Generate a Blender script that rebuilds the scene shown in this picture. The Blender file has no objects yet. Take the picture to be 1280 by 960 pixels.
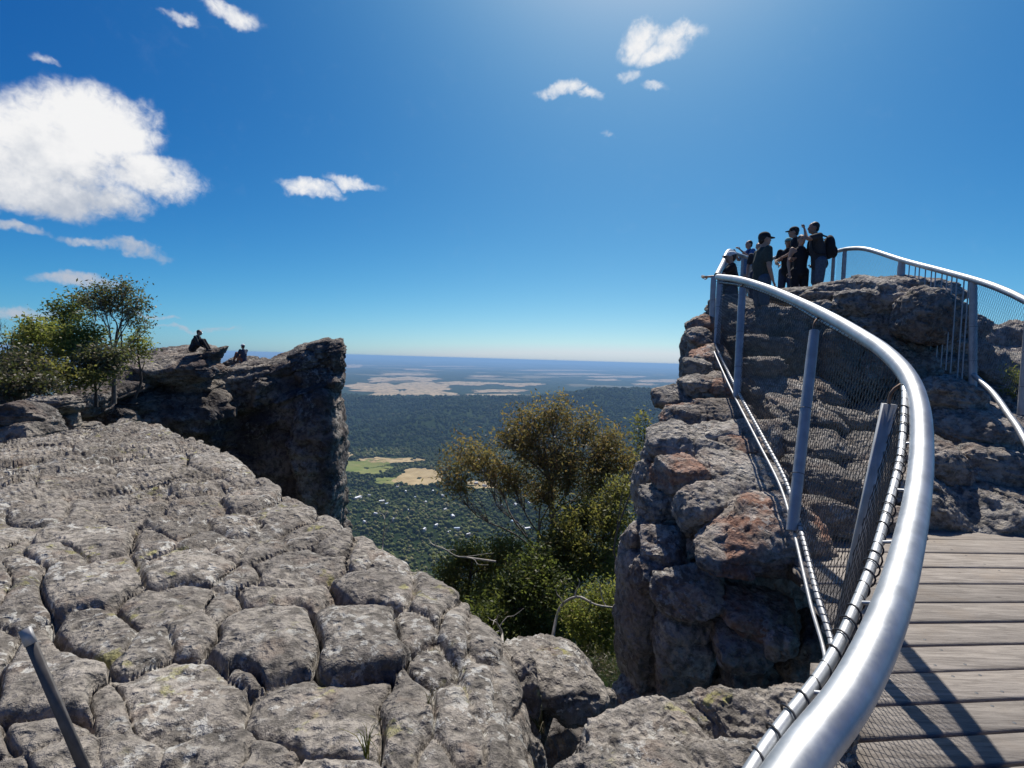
import bpy, math, random
import numpy as np
from mathutils import Vector, Matrix, Quaternion

R = math.radians
rng = np.random.default_rng(7)
random.seed(7)
S = bpy.context.scene
COL = S.collection

# ------------------------------------------------------------------ camera
PITCH, ROLL, FPX = R(2.77), R(1.64), 640.0      # focal length in pixels of the 1280 x 960 photograph
fwd = np.array([0, math.cos(PITCH), -math.sin(PITCH)])
up0 = np.array([0, math.sin(PITCH), math.cos(PITCH)])
r0 = np.array([1.0, 0, 0])
RIGHT = math.cos(ROLL) * r0 + math.sin(ROLL) * up0
UP = math.cos(ROLL) * up0 - math.sin(ROLL) * r0
cam_data = bpy.data.cameras.new('camera')
cam = bpy.data.objects.new('camera', cam_data)
COL.objects.link(cam)
cam.matrix_world = Matrix(((RIGHT[0], UP[0], -fwd[0], 0), (RIGHT[1], UP[1], -fwd[1], 0), (RIGHT[2], UP[2], -fwd[2], 0), (0, 0, 0, 1)))
cam_data.sensor_width = 36.0
cam_data.lens = 36.0 * FPX / 1280.0
cam_data.clip_start = 0.05
cam_data.clip_end = 200000
S.camera = cam

def ray(px, py):
    return fwd + RIGHT * ((px - 640) / FPX) + UP * ((480 - py) / FPX)
def at(px, py, d):                    # a point on that sight line, d metres deep
    return ray(px, py) * d
def on_z(px, py, z):                  # where that sight line meets a level plane
    r = ray(px, py)
    return r * (z / r[2])
def to_px(P):
    d = P @ fwd
    return 640 + FPX * (P @ RIGHT) / d, 480 - FPX * (P @ UP) / d, d

# ------------------------------------------------------------------ light
SUN_EL, SUN_AZ = R(57), R(14)         # azimuth to the right of straight ahead (+Y)
S.view_settings.view_transform = 'Standard'
S.view_settings.look = 'None'
S.view_settings.gamma = 1.0
S.view_settings.exposure = 0.35
S.view_settings.use_curve_mapping = False
S.cycles.use_denoising = True
S.cycles.max_bounces = 8
S.cycles.transparent_max_bounces = 16
S.cycles.volume_bounces = 0
S.cycles.sample_clamp_indirect = 6.0

sun_data = bpy.data.lights.new('sun', 'SUN')
sun_data.energy = 4.6
sun_data.angle = R(0.53)
sun_data.color = (1.0, 0.94, 0.86)
sun = bpy.data.objects.new('sun', sun_data)
COL.objects.link(sun)
sdir = Vector((math.sin(SUN_AZ) * math.cos(SUN_EL), math.cos(SUN_AZ) * math.cos(SUN_EL), math.sin(SUN_EL)))
sun.rotation_euler = sdir.to_track_quat('Z', 'Y').to_euler()

W = bpy.data.worlds.new('World')
S.world = W
W.use_nodes = True
nt = W.node_tree
nt.nodes.clear()
def N(tree, typ, **kw):
    n = tree.nodes.new(typ)
    for k, v in kw.items():
        if k in ('operation', 'blend_type', 'data_type', 'sky_type', 'noise_dimensions', 'feature', 'interpolation_type', 'noise_type', 'distance'):
            setattr(n, k, v)
    return n
def M_(tree, op, a, b=None, c=None, clamp=False):
    n = tree.nodes.new('ShaderNodeMath'); n.operation = op; n.use_clamp = clamp
    for i, x in enumerate((a, b, c)):
        if x is None: continue
        if isinstance(x, (int, float)): n.inputs[i].default_value = x
        else: tree.links.new(x, n.inputs[i])
    return n.outputs[0]
def V_(tree, op, a, b=None):
    n = tree.nodes.new('ShaderNodeVectorMath'); n.operation = op
    for i, x in enumerate((a, b)):
        if x is None: continue
        if isinstance(x, (tuple, list)): n.inputs[i].default_value = x
        elif isinstance(x, (int, float)): n.inputs['Scale'].default_value = x
        else: tree.links.new(x, n.inputs[i])
    return n.outputs['Value'] if op in ('DOT_PRODUCT', 'LENGTH') else n.outputs[0]
def MIX(tree, fac, a, b, blend='MIX'):
    n = tree.nodes.new('ShaderNodeMix'); n.data_type = 'RGBA'; n.blend_type = blend
    for s, x in ((0, fac), (6, a), (7, b)):
        if isinstance(x, (int, float)): n.inputs[s].default_value = x
        elif isinstance(x, (tuple, list)): n.inputs[s].default_value = (*x[:3], 1)
        else: tree.links.new(x, n.inputs[s])
    return n.outputs[2]
def RAMP(tree, x, lo, hi):
    n = tree.nodes.new('ShaderNodeMapRange'); n.interpolation_type = 'SMOOTHSTEP'
    n.inputs[1].default_value = lo; n.inputs[2].default_value = hi
    tree.links.new(x, n.inputs[0])
    return n.outputs[0]
def NOISE(tree, vec, scale, detail=4, rough=0.5, dist=0.0):
    n = tree.nodes.new('ShaderNodeTexNoise')
    n.inputs['Scale'].default_value = scale; n.inputs['Detail'].default_value = detail
    n.inputs['Roughness'].default_value = rough; n.inputs['Distortion'].default_value = dist
    if vec is not None: tree.links.new(vec, n.inputs['Vector'])
    return n

sky = N(nt, 'ShaderNodeTexSky', sky_type='NISHITA')
sky.sun_disc = False
sky.sun_elevation = SUN_EL
sky.sun_rotation = SUN_AZ
sky.altitude = 700
sky.air_density = 0.6
sky.dust_density = 2.0
sky.ozone_density = 3.0
tc = nt.nodes.new('ShaderNodeTexCoord')
dirv = tc.outputs['Generated']
lifted = V_(nt, 'NORMALIZE', V_(nt, 'ADD', V_(nt, 'MULTIPLY', dirv, (1, 1, .98)), (0, 0, .02)))   # keeps the murk of the lowest degrees below the horizon
nt.links.new(lifted, sky.inputs[0])
# clouds: lobes in the directions where the photograph shows them, broken up by noise, and a few more all round
warpn = NOISE(nt, dirv, 9.0, 5, 0.6)
warp = V_(nt, 'SCALE', V_(nt, 'SUBTRACT', warpn.outputs['Color'], (0.5, 0.5, 0.5)), 0.085)
wdir = V_(nt, 'ADD', dirv, warp)
fb = NOISE(nt, dirv, 22.0, 6, 0.62)
fb2 = NOISE(nt, dirv, 64.0, 5, 0.6, 0.8)
fbs = M_(nt, 'ADD', M_(nt, 'MULTIPLY', fb.outputs[0], .58), M_(nt, 'MULTIPLY', fb2.outputs[0], .42))
LOBES = [(60, 185, 110, 78, 1.25), (125, 165, 80, 66, 1.2), (188, 222, 74, 38, 1.1), (60, 238, 125, 40, 1.2), (-30, 190, 90, 80, 1.2),
         (385, 238, 52, 14, .82), (440, 230, 46, 11, .7), (700, 114, 40, 15, .82), (735, 124, 30, 9, .66),
         (800, 48, 36, 24, .84), (848, 44, 48, 18, .84), (835, 62, 46, 16, .8), (790, 88, 26, 14, .62), (820, 106, 24, 9, .62),
         (165, 306, 52, 11, .72), (110, 300, 40, 9, .6), (95, 347, 62, 13, .76), (285, 12, 48, 16, .76), (215, 18, 22, 9, .6),
         (245, 409, 70, 5, .62), (30, 388, 70, 12, .72), (185, 392, 50, 6, .6), (20, 285, 60, 10, .66), (58, 78, 20, 9, .55), (765, 170, 14, 6, .5)]
k = rng.random
mask = None
def lobe(c, a, b, wgt):
    c = np.array(c) / np.linalg.norm(c)
    rt = np.cross(c, (0, 0, 1)); rt /= np.linalg.norm(rt)
    uv = np.cross(rt, c)
    f = V_(nt, 'DOT_PRODUCT', wdir, tuple(c))
    u = M_(nt, 'DIVIDE', V_(nt, 'DOT_PRODUCT', wdir, tuple(rt)), M_(nt, 'MULTIPLY', f, a))
    v = M_(nt, 'DIVIDE', V_(nt, 'DOT_PRODUCT', wdir, tuple(uv)), M_(nt, 'MULTIPLY', f, b))
    r2 = M_(nt, 'ADD', M_(nt, 'MULTIPLY', u, u), M_(nt, 'MULTIPLY', v, v))
    m = M_(nt, 'MULTIPLY', M_(nt, 'SUBTRACT', 1.0, r2), wgt)
    front = M_(nt, 'GREATER_THAN', f, 0.2)
    return M_(nt, 'MULTIPLY', M_(nt, 'MAXIMUM', m, 0.0), front), v
big_v = None
for (x, y, a, b, wgt) in LOBES:
    d = ray(x, y); dn = np.linalg.norm(d)
    m, v = lobe(d, a / FPX / dn, b / FPX / dn, wgt)
    mask = m if mask is None else M_(nt, 'SMOOTH_MAX', mask, m, 0.12)
    if big_v is None: big_v = v
for i in range(9):                                  # scattered clouds over the rest of the sky
    az = R(75 + i * 24 + 10 * k()); el = R(10 + 22 * k())
    m, v = lobe((math.sin(az) * math.cos(el), math.cos(az) * math.cos(el), math.sin(el)), .10 + .1 * k(), .03 + .035 * k(), .9)
    mask = M_(nt, 'SMOOTH_MAX', mask, m, 0.12)
dens = M_(nt, 'ADD', mask, M_(nt, 'MULTIPLY', M_(nt, 'SUBTRACT', fbs, 0.5), 1.7))
gate = RAMP(nt, mask, 0.0, 0.55)
cmask = M_(nt, 'MULTIPLY', RAMP(nt, dens, 0.12, 1.0), gate, clamp=True)
shade = RAMP(nt, M_(nt, 'ADD', M_(nt, 'MULTIPLY', big_v, 0.55), M_(nt, 'MULTIPLY', M_(nt, 'SUBTRACT', fb.outputs[0], 0.5), 1.6)), -0.75, 0.15)
ccol = MIX(nt, shade, (4.6, 5.1, 6.0), (8.9, 8.9, 8.95))
# the clear deep blue of a polarised summer sky: one tone curve per channel on the sky texture
sep = nt.nodes.new('ShaderNodeSeparateColor'); nt.links.new(sky.outputs[0], sep.inputs[0])
cmb = nt.nodes.new('ShaderNodeCombineColor')
SKY_S = 0.08
cv = []
for ch, (gm_, kg) in enumerate(((2.7, 12.8), (1.58, 3.75), (.95, 1.82))):
    cv.append(M_(nt, 'MULTIPLY', M_(nt, 'POWER', M_(nt, 'MULTIPLY', sep.outputs[ch], 0.06), gm_), kg / (SKY_S * 2 ** .35)))
cv[1] = M_(nt, 'MINIMUM', cv[1], M_(nt, 'MULTIPLY', cv[2], .93))       # stays blue towards the sun
cv[0] = M_(nt, 'MINIMUM', cv[0], M_(nt, 'MULTIPLY', cv[1], .88))
for ch in range(3): nt.links.new(cv[ch], cmb.inputs[ch])
skyc = MIX(nt, cmask, cmb.outputs[0], ccol)
bg = nt.nodes.new('ShaderNodeBackground')
bg.inputs['Strength'].default_value = SKY_S
nt.links.new(skyc, bg.inputs['Color'])
wo = nt.nodes.new('ShaderNodeOutputWorld')
nt.links.new(bg.outputs[0], wo.inputs[0])

# ------------------------------------------------------------------ noise and mesh helpers
def _h(ix, iy, iz, seed):
    n = (ix.astype(np.int64) * 73856093) ^ (iy.astype(np.int64) * 19349663) ^ (iz.astype(np.int64) * 83492791) ^ (seed * 2654435)
    n = (n ^ (n >> 13)) * 1274126177
    n &= 0xffffffff
    n = (n ^ (n >> 16)) * 2246822519
    n &= 0xffffffff
    return ((n ^ (n >> 15)) & 0xffff) / 65535.0
def vnoise(P, seed=0):
    P = np.asarray(P, float)
    i = np.floor(P).astype(np.int64)
    f = P - i
    f = f * f * f * (f * (f * 6 - 15) + 10)
    x, y, z = i[..., 0], i[..., 1], i[..., 2]
    fx, fy, fz = f[..., 0], f[..., 1], f[..., 2]
    def L(a, b, t): return a + (b - a) * t
    c = [[[_h(x + a, y + b, z + g, seed) for g in (0, 1)] for b in (0, 1)] for a in (0, 1)]
    return L(L(L(c[0][0][0], c[1][0][0], fx), L(c[0][1][0], c[1][1][0], fx), fy),
             L(L(c[0][0][1], c[1][0][1], fx), L(c[0][1][1], c[1][1][1], fx), fy), fz) * 2 - 1
def fbm(P, freq, octv=4, gain=0.5, seed=0, ridge=False):
    P = np.asarray(P, float) * freq
    s = np.zeros(P.shape[:-1]); a = 1.0; tot = 0
    for o in range(octv):
        n = vnoise(P + o * 17.3, seed + o)
        if ridge: n = 1 - 2 * np.abs(n)
        s += a * n; tot += a
        a *= gain; P = P * 2.03
    return s / tot

def obj(name, me, mat=None, parent=None, loc=None):
    o = bpy.data.objects.new(name, me)
    COL.objects.link(o)
    if mat is not None and me is not None and len(me.materials) == 0: me.materials.append(mat)
    if parent is not None: o.parent = parent
    if loc is not None: o.location = loc
    return o
def mesh(name, V, F, smooth=True, mats=None):
    """V (n,3) array, F (m,k) int array, all faces with k corners"""
    V = np.asarray(V, np.float32); F = np.asarray(F, np.int32)
    me = bpy.data.meshes.new(name)
    me.vertices.add(len(V)); me.vertices.foreach_set('co', V.ravel())
    m, kk = F.shape
    me.loops.add(m * kk); me.loops.foreach_set('vertex_index', F.ravel())
    me.polygons.add(m); me.polygons.foreach_set('loop_start', np.arange(m, dtype=np.int32) * kk)
    if smooth: me.polygons.foreach_set('use_smooth', np.ones(m, bool))
    me.update(calc_edges=True)
    me.validate()
    return me
def build(name, V, F, mat, parent=None, smooth=True, recentre=True):
    V = np.asarray(V, float)
    if recentre and parent is None:
        c = V.mean(0); c[2] = V[:, 2].min()
    elif recentre:
        c = V.mean(0)
    else:
        c = np.zeros(3)
    o = obj(name, mesh(name, V - c, F, smooth), mat)
    if parent is not None:
        o.parent = parent
        o.location = c - np.array(parent.location)
    else:
        o.location = c
    return o
def empty(name, loc):
    o = bpy.data.objects.new(name, None); COL.objects.link(o); o.location = loc
    o.empty_display_size = 0.2
    return o
def tag(o, label=None, cat=None, group=None, kind=None):
    if label: o['label'] = label
    if cat: o['category'] = cat
    if group: o['group'] = group
    if kind: o['kind'] = kind
    return o
class MB:
    def __init__(s): s.V = []; s.F = []; s.n = 0
    def add(s, V, F):
        V = np.asarray(V, float); F = np.asarray(F, int)
        if F.shape[1] == 3: F = np.column_stack([F, F[:, 2]])
        s.V.append(V); s.F.append(F + s.n); s.n += len(V); return s
    def box(s, c, half, rot=None):
        v = np.array([[x, y, z] for x in (-1, 1) for y in (-1, 1) for z in (-1, 1)], float) * half
        if rot is not None: v = v @ np.asarray(rot).T
        f = [[0, 1, 3, 2], [4, 6, 7, 5], [0, 4, 5, 1], [2, 3, 7, 6], [0, 2, 6, 4], [1, 5, 7, 3]]
        return s.add(v + np.asarray(c), f)
    def tube(s, P, r, sides=10, cap=True):
        P = np.asarray(P, float); n = len(P)
        r = np.broadcast_to(np.asarray(r, float), (n,))
        T = np.gradient(P, axis=0); T /= np.linalg.norm(T, axis=1)[:, None] + 1e-12
        ref = np.array([0, 0, 1.0]) if abs(T[0][2]) < .9 else np.array([1.0, 0, 0])
        A = np.zeros_like(P); a = ref - T[0] * (ref @ T[0])
        for i in range(n):
            a = a - T[i] * (a @ T[i]); a /= np.linalg.norm(a) + 1e-12
            A[i] = a
        B = np.cross(T, A)
        th = np.arange(sides) * 2 * math.pi / sides
        V = P[:, None] + r[:, None, None] * (A[:, None] * np.cos(th)[None, :, None] + B[:, None] * np.sin(th)[None, :, None])
        V = V.reshape(-1, 3)
        i, j = np.meshgrid(np.arange(n - 1), np.arange(sides), indexing='ij')
        j2 = (j + 1) % sides
        F = np.stack([i * sides + j, i * sides + j2, (i + 1) * sides + j2, (i + 1) * sides + j], -1).reshape(-1, 4)
        s.add(V, F)
        if cap:
            for e in (0, n - 1):
                base = s.n
                ring = V[e * sides:(e + 1) * sides]
                s.add(np.vstack([ring, P[e]]), [[q, (q + 1) % sides, sides, sides] for q in range(sides)])
        return s
    def out(s): return np.vstack(s.V), np.vstack(s.F)
    def build(s, name, mat, parent=None, smooth=True):
        V, F = s.out()
        o = build(name, V, F, mat, parent, smooth)
        return o
def spline(P, n):
    """Catmull-Rom through the points, n samples"""
    P = np.asarray(P, float)
    Q = np.vstack([2 * P[0] - P[1], P, 2 * P[-1] - P[-2]])
    d = np.r_[0, np.cumsum(np.linalg.norm(np.diff(P, axis=0), axis=1))]
    t = np.interp(np.linspace(0, d[-1], n), d, np.arange(len(P)))
    i = np.minimum(t.astype(int), len(P) - 2); f = (t - i)[:, None]
    a, b, c, e = Q[i], Q[i + 1], Q[i + 2], Q[i + 3]
    return .5 * (2 * b + (c - a) * f + (2 * a - 5 * b + 4 * c - e) * f ** 2 + (3 * b - a - 3 * c + e) * f ** 3)

# ------------------------------------------------------------------ materials
def mat(name):
    m = bpy.data.materials.new(name); m.use_nodes = True
    t = m.node_tree
    b = t.nodes['Principled BSDF']
    return m, t, b
def bump(t, b, h, strength=0.5, dist=0.02):
    n = t.nodes.new('ShaderNodeBump'); n.inputs['Strength'].default_value = strength; n.inputs['Distance'].default_value = dist
    t.links.new(h, n.inputs['Height']); t.links.new(n.outputs[0], b.inputs['Normal'])
def simple(name, col, rough=0.8, metal=0.0, var=0.25, scale=20.0):
    m, t, b = mat(name)
    tc = t.nodes.new('ShaderNodeTexCoord')
    n = NOISE(t, tc.outputs['Object'], scale, 4)
    c = MIX(t, RAMP(t, n.outputs[0], .3, .7), tuple(x * (1 - var) for x in col), tuple(min(1, x * (1 + var)) for x in col))
    t.links.new(c, b.inputs['Base Color'])
    b.inputs['Roughness'].default_value = rough; b.inputs['Metallic'].default_value = metal
    return m
def rock_mat(name, dark, light, sc=1.0, lichen=0.5, rust=0.0, yellow=0.3, bumpd=0.02, bsc=1.0):
    m, t, b = mat(name)
    tc = t.nodes.new('ShaderNodeTexCoord'); oi = t.nodes.new('ShaderNodeObjectInfo')
    off = V_(t, 'SCALE', V_(t, 'ADD', oi.outputs['Location'], (3.1, 1.7, .4)), 1.0)
    p = V_(t, 'ADD', tc.outputs['Object'], off)
    def n(s, d=5, r=.55, dist=0): return NOISE(t, p, s * sc, d, r, dist).outputs[0]
    c = MIX(t, RAMP(t, n(1.6), .34, .66), dark, light)
    mott = n(14, 6, .68)
    c = MIX(t, RAMP(t, mott, .38, .60), MIX(t, .75, c, tuple(x * .32 for x in dark)), c)
    c = MIX(t, M_(t, 'MULTIPLY', RAMP(t, n(4.5, 4), .54, .70), .35), c, (.25, .18, .135))
    c = MIX(t, M_(t, 'MULTIPLY', RAMP(t, n(42, 4, .7), .58, .72), .5), c, (.48, .43, .38))
    if rust:
        c = MIX(t, M_(t, 'MULTIPLY', RAMP(t, n(1.9, 5, .6, .6), .49, .60), rust), c, (.30, .105, .045))
    # crusts of pale lichen: patches with ragged edges
    li = M_(t, 'MULTIPLY', RAMP(t, n(2.3, 3), .48, .60), RAMP(t, n(15, 5, .66), .53, .58))
    c = MIX(t, M_(t, 'MULTIPLY', li, lichen, clamp=True), c, (.52, .51, .47))
    ye = M_(t, 'MULTIPLY', RAMP(t, n(3.1, 3, .5, .4), .56, .68), RAMP(t, n(11, 4, .6), .54, .62))
    c = MIX(t, M_(t, 'MULTIPLY', ye, yellow, clamp=True), c, (.33, .31, .10))
    br = M_(t, 'ADD', .84, M_(t, 'MULTIPLY', oi.outputs['Random'], .32))
    mul = t.nodes.new('ShaderNodeVectorMath'); mul.operation = 'SCALE'
    t.links.new(c, mul.inputs[0]); t.links.new(br, mul.inputs['Scale'])
    t.links.new(mul.outputs[0], b.inputs['Base Color'])
    b.inputs['Roughness'].default_value = .92
    b.inputs['Specular IOR Level'].default_value = .25
    vo = t.nodes.new('ShaderNodeTexVoronoi'); vo.inputs['Scale'].default_value = 16 * sc
    t.links.new(V_(t, 'ADD', p, V_(t, 'SCALE', NOISE(t, p, 9 * sc, 3).outputs['Color'], .12 / sc)), vo.inputs['Vector'])
    pit = RAMP(t, vo.outputs['Distance'], .05, .55)
    h = M_(t, 'ADD', M_(t, 'MULTIPLY', mott, 1.2), M_(t, 'ADD', M_(t, 'MULTIPLY', n(5 * bsc, 6, .62), 1.2), M_(t, 'ADD', M_(t, 'MULTIPLY', n(60, 3, .7), .35), M_(t, 'MULTIPLY', pit, .55))))
    bump(t, b, h, .9, bumpd)
    return m
ROCK = rock_mat('sandstone_slab', (.215, .193, .168), (.375, .338, .292), 1.0, .75, 0, .6, .045)
ROCK_R = rock_mat('sandstone_stack', (.25, .232, .21), (.44, .405, .36), .8, .6, .10, .12, .06)
ROCK_RUST = rock_mat('iron_stained_sandstone', (.26, .225, .195), (.44, .385, .335), .8, .5, .5, .1, .06)
ROCK_L = rock_mat('cliff_sandstone', (.085, .076, .074), (.33, .295, .25), .30, .35, .06, .05, .14)  # dark tone lowered so the cliff's shade is partly in the colour

def steel(name, col=(.50, .52, .54), rough=.34, metal=.85):
    m, t, b = mat(name)
    tc = t.nodes.new('ShaderNodeTexCoord')
    n = NOISE(t, tc.outputs['Object'], 9, 5, .6).outputs[0]
    n2 = NOISE(t, tc.outputs['Object'], 60, 3, .6).outputs[0]
    t.links.new(MIX(t, RAMP(t, n, .35, .65), tuple(x * .8 for x in col), col), b.inputs['Base Color'])
    b.inputs['Metallic'].default_value = metal
    t.links.new(M_(t, 'ADD', rough - .08, M_(t, 'MULTIPLY', n2, .2)), b.inputs['Roughness'])
    bump(t, b, n2, .08, .002)
    return m
STEEL = steel('galvanised_tube', (.45, .465, .48), .5)
STEEL_D = steel('weathered_post_steel', (.40, .41, .42), .5, .35)
WIRE = simple('black_coated_wire', (.022, .022, .026), .45, 0, .2)
DARKBAR = simple('dull_steel_bar', (.085, .08, .078), .75, .1)
PALEBAR = simple('pale_worn_steel', (.36, .36, .36), .6, .3)

def wood_mat():
    m, t, b = mat('weathered_timber')
    tc = t.nodes.new('ShaderNodeTexCoord'); oi = t.nodes.new('ShaderNodeObjectInfo')
    off = V_(t, 'SCALE', V_(t, 'ADD', oi.outputs['Location'], (1, 2, 3)), 7.0)
    p = V_(t, 'ADD', tc.outputs['Object'], off)
    g = V_(t, 'MULTIPLY', p, (.9, 11, 11))
    n1 = NOISE(t, g, 3.2, 7, .68, .7).outputs[0]
    n2 = NOISE(t, V_(t, 'MULTIPLY', p, (1.6, 34, 34)), 4, 4, .7).outputs[0]
    n3 = NOISE(t, p, 3.0, 4, .5).outputs[0]
    c = MIX(t, RAMP(t, n1, .30, .70), (.145, .126, .108), (.315, .282, .245))
    c = MIX(t, M_(t, 'MULTIPLY', RAMP(t, n2, .56, .70), .7), c, (.07, .056, .048))
    c = MIX(t, M_(t, 'MULTIPLY', RAMP(t, n3, .5, .7), .45), c, (.22, .18, .14))
    vo = t.nodes.new('ShaderNodeTexVoronoi'); vo.inputs['Scale'].default_value = 2.6
    t.links.new(V_(t, 'MULTIPLY', p, (1, 3.0, 3.0)), vo.inputs['Vector'])
    kn = M_(t, 'SUBTRACT', 1.0, RAMP(t, vo.outputs['Distance'], .03, .085))
    c = MIX(t, M_(t, 'MULTIPLY', kn, .75), c, (.05, .035, .028))
    br = M_(t, 'ADD', .78, M_(t, 'MULTIPLY', oi.outputs['Random'], .42))
    mul = t.nodes.new('ShaderNodeVectorMath'); mul.operation = 'SCALE'
    t.links.new(c, mul.inputs[0]); t.links.new(br, mul.inputs['Scale'])
    t.links.new(mul.outputs[0], b.inputs['Base Color'])
    b.inputs['Roughness'].default_value = .85
    bump(t, b, M_(t, 'ADD', n1, M_(t, 'MULTIPLY', n2, .6)), .6, .006)
    return m
WOOD = wood_mat()

def leaf_mat(name, c1, c2, c3, f3=.2, trans=.35, tcol=(.27, .33, .06)):
    m, t, b = mat(name)
    g = t.nodes.new('ShaderNodeNewGeometry')
    r = g.outputs['Random Per Island']
    c = MIX(t, r, c1, c2)
    c = MIX(t, RAMP(t, M_(t, 'FRACT', M_(t, 'MULTIPLY', r, 13.7)), 1 - f3 - .02, 1 - f3 + .02), c, c3)
    t.links.new(c, b.inputs['Base Color'])
    b.inputs['Roughness'].default_value = .5
    b.inputs['Specular IOR Level'].default_value = .35
    tr = t.nodes.new('ShaderNodeBsdfTranslucent')
    t.links.new(MIX(t, .5, c, tcol), tr.inputs[0])
    ms = t.nodes.new('ShaderNodeMixShader'); ms.inputs[0].default_value = trans
    t.links.new(b.outputs[0], ms.inputs[1]); t.links.new(tr.outputs[0], ms.inputs[2])
    t.links.new(ms.outputs[0], t.nodes['Material Output'].inputs[0])
    return m
LEAF_GUM = leaf_mat('gum_leaves', (.10, .105, .04), (.17, .145, .06), (.26, .15, .065), .30, .55, (.38, .31, .09))
LEAF_OLIVE = leaf_mat('olive_leaves', (.080, .102, .030), (.16, .165, .05), (.23, .18, .06), .22, .55, (.36, .36, .08))
LEAF_BRIGHT = leaf_mat('bright_leaves', (.095, .14, .03), (.20, .21, .05), (.25, .21, .06), .2, .55, (.36, .40, .08))
LEAF_DARK = leaf_mat('dark_leaves', (.045, .070, .022), (.09, .112, .034), (.13, .115, .04), .15, .5)
LEAF_DRY = leaf_mat('dry_brown_leaves', (.085, .062, .042), (.115, .10, .06), (.06, .07, .03), .3, .2)
LEAF_GREY = leaf_mat('grey_brown_leaves', (.09, .085, .06), (.11, .115, .06), (.15, .11, .07), .3, .35)
BARK = simple('grey_bark', (.13, .11, .095), .9, 0, .35, 12)
BARK_D = simple('dark_bark', (.055, .045, .038), .9, 0, .35, 12)
BARK_W = simple('bleached_wood', (.38, .35, .31), .85, 0, .25, 14)

# ------------------------------------------------------------------ valley
PLAIN = -440.0
def sstep(a, b, x):
    t = np.clip((x - a) / (b - a), 0, 1); return t * t * (3 - 2 * t)
def terrain(x, y):
    x = np.asarray(x, float); y = np.asarray(y, float)
    r = np.hypot(x, y); az = np.arctan2(x, y)
    p = np.stack([x, y, 0 * x], -1)
    z = np.interp(r, [0, 9, 14, 40, 120, 400, 850, 1150, 2400], [-7, -7, -8.2, -24, -78, -245, -400, -425, -430])
    z = z + (r > 30) * fbm(p, 1 / 160., 4, .5, 3) * np.clip(r / 12, 0, 16)
    zc = np.interp(np.degrees(az), [-50, -24, -19, -12, -6, -1, 4, 7, 9, 14, 17, 24, 50], [-372, -376, -380, -384, -376, -366, -345, -305, -270, -252, -246, -215, -180])
    zc = zc + fbm(p, 1 / 700., 4, .5, 9) * 22
    up = sstep(2350, 4700, r) * (1 - sstep(4750, 5700, r))
    spur = fbm(p, 1 / 1100., 4, .5, 21, True) * 120 - 40 
    spur = spur * sstep(2300, 3100, r) * (1 - sstep(3900, 4700, r))
    z = z + (zc - PLAIN - 10) * up + spur
    far = sstep(5000, 6500, r)
    z = z * (1 - far) + (PLAIN + fbm(p, 1 / 5000., 4, .5, 33) * 16 + sstep(22000, 50000, r) * (60 + fbm(p, 1 / 12000., 3, .5, 41) * 150)) * far
    return z
naz, nr = 560, 300
AZ = np.radians(np.linspace(-62, 62, naz)); RR = np.geomspace(6, 72000, nr)
rr, aa = np.meshgrid(RR, AZ, indexing='ij')
X, Y = rr * np.sin(aa), rr * np.cos(aa)
Z = terrain(X, Y)
i, j = np.meshgrid(np.arange(nr - 1), np.arange(naz - 1), indexing='ij')
FQ = np.stack([i * naz + j, i * naz + j + 1, (i + 1) * naz + j + 1, (i + 1) * naz + j], -1).reshape(-1, 4)
def ground_mat():
    m, t, b = mat('forest_floor')
    tc = t.nodes.new('ShaderNodeTexCoord'); p = tc.outputs['Object']
    n1 = NOISE(t, p, .004, 5, .6).outputs[0]
    n2 = NOISE(t, p, .05, 5, .65).outputs[0]
    n3 = NOISE(t, p, .0006, 5, .6, .4).outputs[0]
    c = MIX(t, RAMP(t, n1, .35, .65), (.022, .036, .014), (.040, .054, .020))
    c = MIX(t, RAMP(t, n2, .40, .65), MIX(t, .6, c, (.010, .018, .008)), c)
    # beyond the range: farmland and scrub patches too far off to build
    ln = V_(t, 'LENGTH', p)
    pad = M_(t, 'MULTIPLY', RAMP(t, n3, .565, .585), RAMP(t, ln, 7500, 10500))
    c = MIX(t, M_(t, 'MULTIPLY', pad, .85), c, (.20, .165, .105))
    t.links.new(c, b.inputs['Base Color'])
    b.inputs['Roughness'].default_value = 1.0; b.inputs['Specular IOR Level'].default_value = 0
    bump(t, b, n2, 1.0, 9.0)
    return m
g = build('ground', np.stack([X, Y, Z], -1).reshape(-1, 3), FQ[:, ::-1], ground_mat(), recentre=False)
tag(g, 'wooded valley floor and far plain running out to the horizon', kind='structure')

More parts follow.
